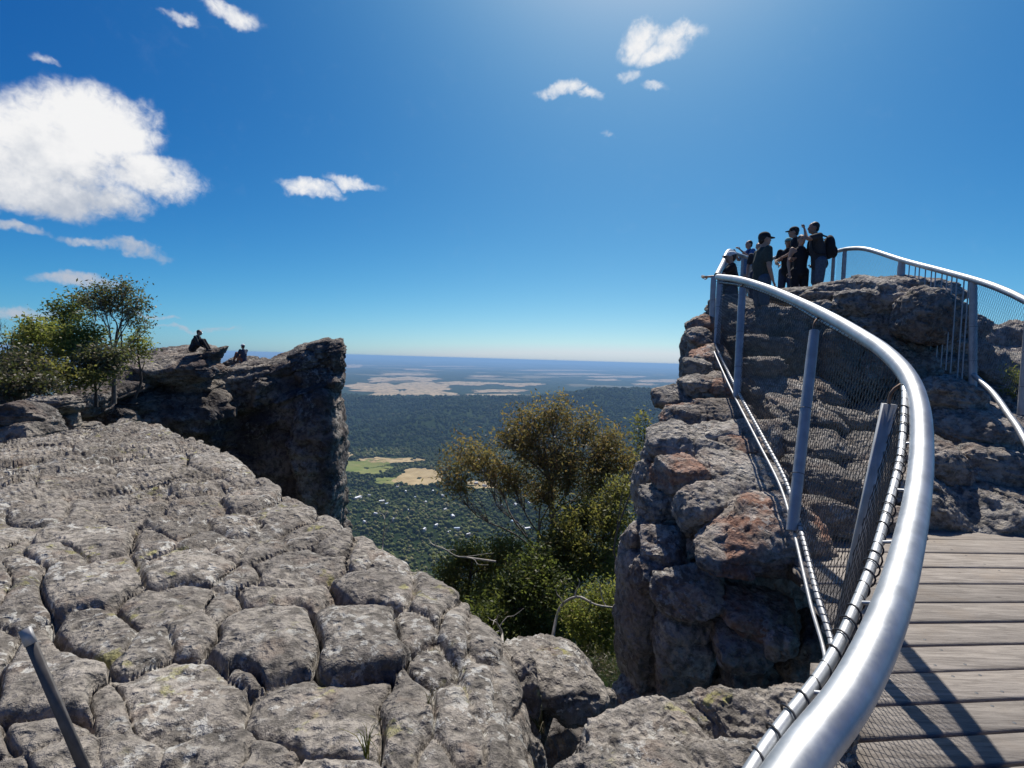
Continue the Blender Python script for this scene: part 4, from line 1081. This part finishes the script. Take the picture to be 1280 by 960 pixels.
def tree(name, label, root, trunk_top, lobes, d, mleaf, mbark, seed, leafL=.09, leafW=.026, dens=1.0, r_trunk=.09, twigs=26, per=9, group_=None, hub=.55, droop=.5, cat='tree', crown='crown', depth_r=None, stems=None, spread=.085, lobe_s=1.0):
    """lobes: (px, py, rx, ry) at about depth d; every lobe gets a limb, twigs and leaf sprays"""
    g = np.random.default_rng(seed)
    root = np.asarray(root, float)
    t_ = empty(name, root); tag(t_, label, cat, group_)
    wood = MB(); tips = []
    tr = curve(root, trunk_top, g, .07, 14)
    wood.tube(tr, np.linspace(r_trunk, r_trunk * .4, 14), 9)
    for (x, y, rx, ry) in lobes:
        rx, ry = rx * lobe_s, ry * lobe_s
        dd = d + g.uniform(-.6, .6) * (depth_r or rx * d / FPX)
        c_ = at(x, y, dd)
        rad = np.array([rx * d / FPX, .8 * (rx + ry) / 2 * d / FPX, ry * d / FPX])
        k_ = int(np.clip((.35 + .6 * g.random()) * 13, 3, 13))
        st = tr[k_]
        if st[2] > c_[2] - .2: st = tr[max(3, k_ - 6)]
        end = c_ - np.array([0, 0, rad[2] * .5])
        limb = curve(st, end, g, .10, 10)
        wood.tube(limb, np.linspace(r_trunk * .40, r_trunk * .10, 10), 6)
        nt_ = max(5, int(twigs * dens * (rx * ry / 700.) ** .8))
        for q in range(nt_):
            v = g.normal(size=3); v /= np.linalg.norm(v); v *= g.random() ** .40
            tip = c_ + v * rad
            s_ = limb[int(g.integers(5, 10))]
            tw = curve(s_, tip, g, .12, 5)
            wood.tube(tw, np.linspace(r_trunk * .10, r_trunk * .03, 5), 4, cap=False)
            tips.append(tip); tips.append(tw[3])
    wood.build('trunk', mbark, t_)
    V, F = leaves_geo(np.array(tips), per, spread, leafL, leafW, g, droop)
    build(crown, V, F, mleaf, t_, smooth=False)
    return t_
def ground_pt(px, d):
    p = at(px, 470, d); p[2] = terrain(p[0], p[1]); return p
tree('gum_tree', 'spreading gum tree with olive and rusty brown foliage in the gap', ground_pt(668, 14), at(680, 560, 14),
     [(690, 510, 36, 18), (662, 526, 34, 20), (640, 548, 26, 16), (730, 530, 28, 20), (762, 555, 32, 24), (677, 562, 46, 30), (587, 566, 36, 24), (566, 596, 20, 18), (640, 592, 28, 22), (712, 585, 40, 28), (680, 612, 30, 22), (762, 582, 32, 18), (610, 585, 22, 14), (786, 575, 22, 16), (788, 602, 18, 16), (745, 605, 26, 16)],
     14, LEAF_GUM, BARK, 21, .12, .040, 1.45, .075, 34, 11, spread=.13, lobe_s=1.04)
tree('gum_tree', 'olive gum tree with forked limbs in front of the boulder stack', ground_pt(735, 12.5), at(735, 660, 12.5),
     [(730, 640, 40, 26), (768, 650, 30, 28), (700, 662, 34, 26), (745, 690, 44, 28), (715, 705, 36, 28), (770, 610, 24, 18), (772, 700, 26, 26), (690, 690, 30, 26)],
     12.5, LEAF_OLIVE, BARK, 22, .11, .04, 1.3, .08, 30, 16, spread=.12)
tree('gum_sapling', 'thin gum sapling top poking out beside the boulder stack', ground_pt(805, 11), at(806, 570, 11), [(808, 548, 18, 13), (800, 522, 12, 7), (812, 570, 14, 12)], 11, LEAF_OLIVE, BARK, 23, .09, .03, 1.3, .03, 26, 14)
tree('shrub', 'olive shrub spreading above the slab rim beside the gum tree', ground_pt(590, 13), at(590, 700, 13), [(585, 692, 30, 20), (558, 715, 22, 18), (610, 705, 30, 24), (640, 690, 30, 26), (570, 735, 24, 16), (600, 740, 30, 24)], 13, LEAF_OLIVE, BARK_D, 24, .10, .04, 1.3, .06, 28, 22, spread=.13, cat='shrub')
tree('shrub', 'dense dark green shrub filling the shade of the chasm', ground_pt(650, 11.5), at(650, 760, 11.5), [(640, 740, 40, 32), (680, 740, 40, 34), (610, 770, 36, 28), (655, 785, 44, 28), (700, 780, 36, 30), (665, 710, 34, 26)], 11.5, LEAF_DARK, BARK_D, 25, .10, .04, 1.4, .06, 30, 18, spread=.12, cat='shrub')
tree('shrub', 'bright yellow green shrub low in the chasm by the stack', ground_pt(755, 10), at(755, 770, 10), [(752, 745, 30, 22), (770, 775, 24, 24), (735, 785, 28, 22), (760, 805, 28, 18), (720, 765, 24, 20)], 10, LEAF_BRIGHT, BARK_D, 26, .08, .03, 1.3, .04, 26, 22, spread=.10, cat='shrub')
tree('shrub', 'straw coloured dry shrub at the foot of the stack', ground_pt(755, 8.5), at(752, 815, 8.5), [(748, 825, 24, 16), (765, 835, 20, 18), (735, 838, 20, 14)], 8.5, LEAF_DRY, BARK, 27, .09, .012, 1.3, .03, 30, 9, cat='shrub', droop=-.2)
def dead_branch(pts, d, label, r=.03, seed=1, name='dead_branch'):
    g = np.random.default_rng(seed)
    P = spline(np.array([at(x, y, d + .25 * math.sin(i_ * 1.7)) for i_, (x, y) in enumerate(pts)]), 30)
    o = empty(name, P[0]); tag(o, label, 'branch')
    MB().tube(P, np.linspace(r, r * .3, 30), 8).build('limb', BARK_W, o)
    mb = MB()
    for q in (9, 14, 19, 24):
        v = g.normal(size=3) * .22; v[2] = abs(v[2])
        mb.tube(curve(P[q], P[q] + v, g, .1, 6), np.linspace(r * .4, r * .12, 6), 5)
    mb.build('twig', BARK_W, o)
dead_branch([(620, 702), (585, 697), (570, 695), (555, 686), (540, 680), (535, 672)], 10.5, 'bleached crooked dead branch reaching over the slab rim', .022, 3)
dead_branch([(690, 800), (700, 760), (722, 746), (745, 756), (775, 760)], 9.5, 'bare curved limb hanging low before the stack', .035, 4)
dead_branch([(628, 805), (627, 790), (621, 778), (623, 768)], 7.5, 'short bleached stick upright behind the slab', .022, 5)
dead_branch([(477, 700), (479, 675), (482, 640)], 8.5, 'thin dark dead stem rising behind the slab rim', .012, 6)

# bushes behind the slab
LB = 16.0
def lroot(px, d): 
    p = at(px, 480, d); p[2] = -1.75; return p
tree('crooked_tree', 'airy bare limbed tree with a grey brown dome crown behind the ledge', lroot(142, LB), at(146, 415, LB), [(122, 364, 24, 11), (150, 360, 24, 11), (172, 378, 14, 13), (180, 402, 10, 7), (108, 376, 12, 9), (140, 376, 24, 10), (162, 392, 14, 9), (126, 384, 14, 8)], LB, LEAF_GREY, BARK, 31, .10, .04, 1.5, .075, 34, 16, spread=.13)
GB = 'bushes behind the slab'
BUSH = [
    ('dark green upright bush with a pointed top and black twin trunks', 72, 17, LEAF_DARK, [(85, 384, 15, 13), (95, 376, 10, 10), (70, 383, 11, 6), (82, 400, 16, 12), (98, 396, 10, 10)], .9),
    ('bright green rounded bush with a flat clipped looking crown', 48, 16, LEAF_BRIGHT, [(43, 405, 17, 9), (45, 420, 24, 12), (28, 424, 15, 9), (60, 412, 14, 9), (30, 440, 20, 10)], 1.2),
    ('wide mid green bush spreading beneath the dome crowned tree', 90, 15.5, LEAF_BRIGHT, [(78, 418, 22, 14), (95, 424, 22, 14), (118, 418, 18, 12), (70, 438, 20, 12), (105, 440, 24, 12)], 1.1),
    ('small yellow green bush at the end of the thicket above the ledge', 168, 18, LEAF_BRIGHT, [(170, 424, 15, 11), (160, 436, 14, 9), (182, 438, 8, 6)], 1.1),
    ('dry brown scrub bush under the bright flat crowned one', 22, 14, LEAF_DRY, [(30, 448, 30, 12), (14, 462, 26, 12), (44, 462, 20, 10), (-10, 450, 24, 16)], 1.2),
    ('tangled olive brown scrub beside the black twin trunks', 120, 15, LEAF_GREY, [(122, 446, 26, 13), (146, 444, 20, 14), (100, 462, 26, 10), (130, 462, 24, 9)], 1.2),
    ('low straw scrub hugging the top of the layered boulder', 18, 12.5, LEAF_DRY, [(10, 482, 24, 9), (38, 478, 22, 8), (62, 482, 20, 7), (-20, 478, 24, 12)], 1.3),
    ('thin green scrub at the foot of the twin trunks', 75, 14, LEAF_OLIVE, [(60, 462, 20, 10), (84, 470, 20, 9), (110, 474, 20, 7)], 1.1)]
for q, (lab, px, d, lm, lobes_, dn) in enumerate(BUSH):
    tree('bush', lab, lroot(px, d), at(px + 4, 430 if q < 4 else 462, d), lobes_, d, lm, BARK_D, 60 + q, .11, .05, dn * 1.4, .05, 34, 17, GB, cat='bush', droop=.0, spread=.15)
tree('bare_shrub', 'leafless twiggy shrub standing against the sky', lroot(4, 15), at(4, 440, 15), [(2, 398, 12, 10), (16, 410, 10, 8), (-14, 405, 14, 12)], 15, LEAF_DRY, BARK_D, 75, .05, .01, 1.0, .045, 20, 1, cat='shrub')
tree('bush', 'yellow green shrub growing under the lower rail of the summit railing', at(1272, 505, 7.0), at(1272, 480, 7.0), [(1268, 470, 14, 12), (1282, 482, 16, 14), (1266, 492, 12, 12), (1300, 480, 20, 20)], 7.0, LEAF_BRIGHT, BARK_D, 76, .06, .016, 1.5, .025, 26, 9, cat='bush', droop=-.2, spread=.05)
def tuft(px, py, d, n, h, label, m, seed, lean=.25):
    g = np.random.default_rng(seed)
    root = at(px, py, d); mb = MB()
    for q in range(n):
        b0 = root + np.append(g.normal(size=2) * .03 * h, 0)
        v = np.array([g.normal() * lean, g.normal() * lean, 1]) * h * g.uniform(.5, 1.1)
        P = spline([b0, b0 + v * .55 + (0, 0, .05 * h), b0 + v + np.array([v[0] * .7, v[1] * .7, -.15 * h])], 5)
        mb.tube(P, np.linspace(.006, .001, 5) * (h / .4), 3, cap=False)
    o = mb.build('grass_tuft', m, None); tag(o, label, 'grass')
tuft(243, 524, 22.5, 70, .95, 'green grass tuft on a ledge of the dark cliff', LEAF_BRIGHT, 1)
tuft(168, 536, 12, 24, .30, 'yellow green tuft at the back rim of the slab', LEAF_BRIGHT, 2)
tuft(182, 538, 11.5, 18, .26, 'second small tuft at the back rim of the slab', LEAF_BRIGHT, 12)
tuft(458, 945, 1.75, 14, .16, 'few thin grass blades growing from a joint in the slab', LEAF_BRIGHT, 3)
tuft(536, 880, 2.2, 8, .10, 'sparse grass sprig in the deep joint of the slab', LEAF_OLIVE, 4)
tuft(678, 915, 2.7, 9, .30, 'dry grass blades leaning out of the hollow', LEAF_DRY, 5, .5)

# ------------------------------------------------------------------ people
SKIN = simple('skin', (.42, .25, .17), .55, 0, .08)
SKIN2 = simple('tanned_skin', (.33, .18, .12), .55, 0, .08)
def cloth(name, c): return simple(name, c, .9, 0, .18, 30)
CL_ = {'black': cloth('black_cloth', (.012, .012, .015)), 'grey_green': cloth('grey_green_cloth', (.045, .055, .045)), 'navy': cloth('navy_cloth', (.03, .045, .085)), 'slate': cloth('slate_cloth', (.07, .10, .14)),
       'blue': cloth('blue_cloth', (.035, .12, .28)), 'beige': cloth('beige_cloth', (.36, .32, .26)), 'white': cloth('white_cloth', (.62, .63, .62)), 'teal': cloth('teal_cloth', (.12, .32, .38)), 'rust': cloth('rust_cloth', (.20, .09, .06)), 'dark_grey': cloth('dark_grey_cloth', (.03, .03, .034)), 'pale': cloth('pale_grey_cloth', (.34, .35, .36))}
HAIR = simple('dark_hair', (.02, .014, .011), .6, 0, .3, 60)
SHOE = simple('shoe', (.05, .05, .055), .7)
EYE = simple('eye', (.02, .018, .016), .2)
U8 = cube_sphere(6)
def ell(mb, c, r, rot=None):
    V = U8[0] * np.asarray(r)
    if rot is not None: V = V @ rot.T
    mb.add(V + np.asarray(c), U8[1])
def limb_(mb, pts, rad, n=10):
    P = spline(np.array(pts, float), n) if len(pts) > 2 else np.linspace(pts[0], pts[1], n)
    r = np.interp(np.linspace(0, 1, n), np.linspace(0, 1, len(rad)), rad)
    mb.tube(P, r, 12)
    ell(mb, P[0], (r[0],) * 3); ell(mb, P[-1], (r[-1],) * 3)
def fuse(name, mb, m, parent, M, voxel=.014, extra=None, smooth=4):
    V, F = mb.out()
    me = mesh(name, V, F)
    o = obj(name, me, m)
    md = o.modifiers.new('r', 'REMESH'); md.mode = 'VOXEL'; md.voxel_size = voxel
    sm = o.modifiers.new('s', 'SMOOTH'); sm.iterations = smooth; sm.factor = .5
    dg = bpy.context.evaluated_depsgraph_get(); dg.update()
    ev = o.evaluated_get(dg)
    me2 = bpy.data.meshes.new_from_object(ev)
    nv = len(me2.vertices); co = np.empty(nv * 3, np.float32); me2.vertices.foreach_get('co', co); co = co.reshape(-1, 3)
    fq = [tuple(p.vertices) for p in me2.polygons]
    fq = np.array([f if len(f) == 4 else (*f[:3], f[2]) for f in fq], int)
    bpy.data.objects.remove(o); bpy.data.meshes.remove(me); bpy.data.meshes.remove(me2)
    out = MB().add(co, fq)
    if extra is not None and extra.V:
        a, b = extra.out(); out.add(a, b)
    V, F = out.out()
    V = V @ M[0].T + M[1]
    return build(name, V, F, m, parent)
def person(label, feet, height, face, pose='stand', armL=None, armR=None, shirt='black', shorts='black', cap=None, hair=True, skin=SKIN, sleeves=True, long_legs=False, pack=None, bag=None, group_=None, lean=0., head_turn=0., gloves=None, name='person'):
    """face: heading in degrees, 0 looks along +Y, -90 along +X... arms: (elbow, wrist) in body axes (x right, y forward, z up) for a 1.75 m figure"""
    k_ = height / 1.75
    a = R(face)
    rot = np.array([[math.cos(a), -math.sin(a), 0], [math.sin(a), math.cos(a), 0], [0, 0, 1]]) * k_
    feet = np.asarray(feet, float)
    M = (rot, feet)
    t_ = empty(name, feet); tag(t_, label, 'person', group_)
    sit = pose == 'sit'
    hz = .12 if sit else .93                       # hip height above the base
    ln = R(lean)
    def up_(z, fwd_=0, x=0):                       # a point of the torso, leaning forward about the hips
        h_ = z - .93
        return np.array([x, fwd_ * math.cos(ln) + h_ * math.sin(ln), hz + h_ * math.cos(ln) - fwd_ * math.sin(ln)])
    if sit: legs = [((s * .09, .02, hz), (s * .12, .40, hz + .34), (s * .11, .62, .08), (s * .11, .74, .05)) for s in (-1, 1)]
    elif pose == 'step': legs = [((-.09, 0, hz), (-.10, .12, .50), (-.10, .10, .09), (-.11, .24, .04)), ((.09, 0, hz), (.10, -.02, .49), (.10, -.16, .10), (.11, -.03, .04))]
    else: legs = [((s * .09, 0, hz), (s * .11, .02, .49), (s * .12, -.02, .09), (s * .13, .12, .04)) for s in (-1, 1)]
    sh = [up_(1.43, 0, s * .185) for s in (-1, 1)]
    dL = armL or ((-.25, -.02, 1.15), (-.25, .10, .90)); dR = armR or ((.25, -.02, 1.15), (.25, .10, .90))
    arms = []
    for s, (e_, w_) in zip((0, 1), (dL, dR)):
        arms.append((sh[s], up_(e_[2], e_[1], e_[0]), up_(w_[2], w_[1], w_[0])))
    # body: head, neck, trunk, arms and legs grown into one skin
    mb = MB(); fx = MB()
    hc = up_(1.635, .02)
    ht = R(head_turn); HR = np.array([[math.cos(ht), -math.sin(ht), 0], [math.sin(ht), math.cos(ht), 0], [0, 0, 1]])
    def hp(x, y, z): return hc + HR @ np.array([x, y, z])
    ell(mb, hp(0, 0, .02), (.074, .095, .10)); ell(mb, hp(0, .035, -.055), (.055, .060, .060))
    ell(mb, hp(0, .100, -.012), (.013, .022, .024)); ell(mb, hp(0, .085, -.062), (.026, .014, .012))
    for s in (-1, 1): ell(mb, hp(s * .078, -.005, 0), (.012, .022, .032))
    limb_(mb, [up_(1.40, -.01), up_(1.50, 0), hc - (0, 0, .06)], [.066, .054, .054])
    limb_(mb, [up_(.94), up_(1.12), up_(1.30), up_(1.40)], [.135, .118, .135, .10])
    for s in (-1, 1): limb_(mb, [up_(1.30, 0, s * .05), up_(1.41, 0, s * .17)], [.10, .055])
    for (p, e_, w_) in arms:
        limb_(mb, [p, e_, w_], [.052, .042, .038, .026])
        dirw = (w_ - e_) / np.linalg.norm(w_ - e_)
        sd = np.cross(dirw, (0.3, 1, .1)); sd /= np.linalg.norm(sd); nn = np.cross(sd, dirw)
        pl = w_ + dirw * .045
        rotp = np.stack([sd, nn, dirw], -1)
        ell(mb, pl, (.040, .016, .052), rotp)
        for f_, (off, l_) in enumerate(((-.030, .064), (-.010, .078), (.010, .074), (.029, .056))):
            b0 = pl + sd * off + dirw * .038
            fx.tube(np.array([b0, b0 + dirw * l_ * .5 + nn * .008, b0 + dirw * l_ * .85 + nn * .028]), [.0095, .009, .007], 6)
        b0 = pl + sd * .034 - dirw * .015
        fx.tube(np.array([b0, b0 + sd * .022 + dirw * .03, b0 + sd * .026 + dirw * .058 + nn * .008]), [.011, .010, .008], 6)
    for (h_, kn, an, toe) in legs:
        limb_(mb, [h_, kn], [.088, .056]); limb_(mb, [kn, .5 * (np.array(kn) + np.array(an)) + np.array([0, -.015, .02]), an], [.055, .056, .036])
    body = fuse('body', mb, skin, t_, M, .016, fx)
    eyes = MB()
    for s in (-1, 1): ell(eyes, hp(s * .030, .083, .018), (.012, .010, .009))
    V, F = eyes.out(); build('eyes', V @ rot.T + feet, F, EYE, t_)
    # clothes
    mb = MB()
    limb_(mb, [up_(.90), up_(1.10), up_(1.30), up_(1.40)], [.158, .142, .158, .115])
    for s in (-1, 1): limb_(mb, [up_(1.28, 0, s * .06), up_(1.415, 0, s * .155)], [.115, .068 if sleeves else .045])
    if sleeves:
        for (p, e_, w_) in arms: limb_(mb, [p, p + (e_ - p) * (.66 if sleeves is True else 1.0)], [.070, .064])
        if sleeves == 'long':
            for (p, e_, w_) in arms: limb_(mb, [e_, w_], [.055, .042])
    for v_ in mb.V: pass
    fuse('shirt', mb, CL_[shirt], t_, M, .017)
    mb = MB()
    ell(mb, up_(.93), (.168, .132, .13))
    for (h_, kn, an, toe) in legs:
        h_, kn, an = map(np.array, (h_, kn, an))
        limb_(mb, [h_, h_ + (kn - h_) * (1.0 if long_legs else .85)], [.112, .086])
        if long_legs: limb_(mb, [kn, an + (0, 0, .03)], [.080, .058])
    fuse('trousers' if long_legs else 'shorts', mb, CL_[shorts], t_, M, .018)
    for (h_, kn, an, toe) in legs:
        mb = MB(); an = np.array(an); toe = np.array(toe)
        limb_(mb, [an + (0, -.03, -.045), toe], [.045, .036]); ell(mb, an + np.array([0, -.02, -.01]), (.045, .05, .05))
        V, F = mb.out(); build('shoe', V @ rot.T + feet, F, SHOE, t_)
    if cap:
        mb = MB()
        ell(mb, hp(0, -.008, .055), (.086, .104, .082))
        # brim
        th = np.linspace(-1.15, 1.15, 12)
        V = np.vstack([np.stack([.078 * np.sin(th), .088 * np.cos(th), 0 * th + .050], -1), np.stack([.085 * np.sin(th), .088 * np.cos(th) + .085 * np.cos(th * .9), 0 * th + .035], -1)])
        V = np.vstack([V, V - (0, 0, .008)])
        F = []
        for q in range(11): F += [[q, q + 1, q + 13, q + 12], [q + 24, q + 36, q + 37, q + 25], [q + 12, q + 13, q + 37, q + 36]]
        mb.add(V @ HR.T + hc, F)
        V, F = mb.out(); cp_ = build('cap', V @ rot.T + feet, F, CL_[cap], t_)
    if hair:
        mb = MB()
        ell(mb, hp(0, -.022, .040), (.083, .092, .092)); ell(mb, hp(0, -.055, -.01), (.066, .05, .07))
        if hair == 'long': limb_(mb, [hp(0, -.07, 0), hp(0, -.11, -.10), hp(0, -.10, -.2)], [.05, .045, .02])
        V, F = mb.out(); build('hair', V @ rot.T + feet, F, HAIR, t_)
    if pack:
        mb = MB()
        ell(mb, up_(1.20, -.215), (.145, .11, .25)); ell(mb, up_(1.08, -.30), (.105, .05, .12))
        for s in (-1, 1): limb_(mb, [up_(1.40, -.16, s * .10), up_(1.475, 0, s * .115), up_(1.36, .125, s * .12), up_(1.12, .10, s * .15), up_(1.05, -.1, s * .15)], [.022, .022, .022, .02, .018], 16)
        fuse('backpack', mb, CL_[pack], t_, M, .02)
    if bag:
        mb = MB(); ell(mb, up_(.98, .06, -.25), (.05, .11, .12)); limb_(mb, [up_(1.06, .06, -.25), up_(1.46, 0, -.10)], [.014, .014])
        V, F = mb.out(); build('shoulder_bag', V @ rot.T + feet, F, CL_[bag], t_)
    return t_
def stand_at(px, py_head, d, height):
    p = at(px, py_head, d); p[2] -= height; return p
G_ = None
person('man in dark cap, grey green tee and slate shorts standing side on behind the handrail', stand_at(955, 291, 8.9, 1.76), 1.76, -90, armL=((-.24, .02, 1.15), (-.23, .12, .90)), armR=((.24, .0, 1.15), (.24, .08, .90)), shirt='grey_green', shorts='slate', cap='black', skin=SKIN)
person('person in white cap and black tee reaching one arm out to the railing', stand_at(915, 315, 9.9, 1.62), 1.62, 75, armL=((-.30, .22, 1.22), (-.28, .46, 1.20)), armR=((.27, .0, 1.17), (.30, .12, .95)), shirt='black', shorts='navy', cap='white', long_legs=True, skin=SKIN)
person('man in blue shirt and beige trousers holding a phone up by the far rail', stand_at(937, 301, 15, 1.75), 1.75, 100, armL=((-.24, .16, 1.24), (-.12, .36, 1.44)), armR=((.24, .16, 1.22), (.12, .34, 1.40)), shirt='blue', shorts='beige', long_legs=True, sleeves=True, pack='navy')
person('dark haired person mostly hidden behind the man in grey green tee', stand_at(949, 304, 13.5, 1.70), 1.70, 150, shirt='dark_grey', shorts='navy', long_legs=True)
person('woman in pale teal cap with a white shoulder bag and dark clothes', stand_at(986, 298, 12.2, 1.64), 1.64, 140, shirt='black', shorts='navy', cap='teal', bag='white', long_legs=True, hair='long', armR=((.25, .05, 1.16), (.14, .24, 1.06)))
person('woman in black singlet and shorts standing hand on hip facing the camera', stand_at(1002, 294, 11.0, 1.66), 1.66, 176, shirt='black', shorts='black', sleeves=False, hair=True, armL=((-.34, -.02, 1.22), (-.20, .12, 1.06)), armR=((.25, .0, 1.15), (.25, .06, .90)), skin=SKIN)
person('tall man in black cap and black tee looking down behind the singlet woman', stand_at(1000, 283, 11.9, 1.82), 1.82, 62, shirt='black', shorts='dark_grey', cap='black', armL=((-.24, .12, 1.16), (-.12, .32, 1.10)), armR=((.24, .12, 1.16), (.12, .32, 1.10)), lean=8)
person('man with black backpack raising a hand to his brow, navy shorts', stand_at(1027, 277, 10.7, 1.80), 1.80, 78, shirt='dark_grey', shorts='slate', armL=((-.26, .24, 1.40), (-.10, .22, 1.62)), armR=((.25, .10, 1.17), (.14, .38, 1.12)), pack='black', skin=SKIN2, lean=10)
person('dark clothed person sitting hunched with knees up on the overhanging ledge', at(241, 438, 21.4) + (0, 0, -.02), 1.72, -80, 'sit', armL=((-.20, .22, 1.18), (-.06, .40, 1.14)), armR=((.20, .22, 1.18), (.06, .40, 1.14)), shirt='dark_grey', shorts='black', long_legs=True, sleeves='long', lean=20)
person('person in pale cap and navy top sitting on the far cliff top', at(305, 453, 26.0), 1.72, 65, 'sit', armL=((-.20, .20, 1.18), (-.10, .40, 1.10)), armR=((.20, .2, 1.18), (.10, .40, 1.10)), shirt='navy', shorts='rust', cap='white', long_legs=True, sleeves='long', lean=6)

# flat blocks of the lookout top under the people
plat = group('summit_platform', 990, 400, 11, 'flat topped summit rocks the people on the lookout stand on')
def slab_block(parent, cx, cy, top, sx, sy, sz, seed):
    V, F = boulder_geo((sx, sy, sz), seed, 20, 5.0, .03, .04, 0, 5)
    V = V - (0, 0, V[:, 2].max() * .97)
    build('rock_block', V + (cx, cy, top), F, ROCK_R, parent)
for (px, d, z, sx, sy) in [(1010, 12.0, 1.34, 2.2, 2.0), (945, 14.6, 1.80, .85, 1.8), (985, 13.2, 1.6, 1.2, 1.2), (1040, 10.9, 1.34, .9, 1.2), (1075, 9.6, 1.1, 1.4, 1.0), (940, 10.2, .52, .55, 1.0), (960, 9.2, .50, .6, .6)]:
    p = at(px, 450, d)
    slab_block(plat, p[0], p[1], z, sx, sy, .9, int(px))

# ------------------------------------------------------------------ the air
hz_b = MB().box((0, 0, (-640 + 9) / 2), (80000, 80000, (640 + 9) / 2))
hz = hz_b.build('haze', None, None, False)
tag(hz, 'thin blue summer haze over valley and plain', kind='stuff')
hm = bpy.data.materials.new('haze_air'); hm.use_nodes = True
ht_ = hm.node_tree; ht_.nodes.clear()
pv = ht_.nodes.new('ShaderNodeVolumePrincipled')
pv.inputs['Color'].default_value = (.32, .55, .86, 1)
pv.inputs['Density'].default_value = 6.5e-5
pv.inputs['Anisotropy'].default_value = 0.2
ht_.links.new(pv.outputs[0], ht_.nodes.new('ShaderNodeOutputMaterial').inputs['Volume'])
hz.data.materials.append(hm)
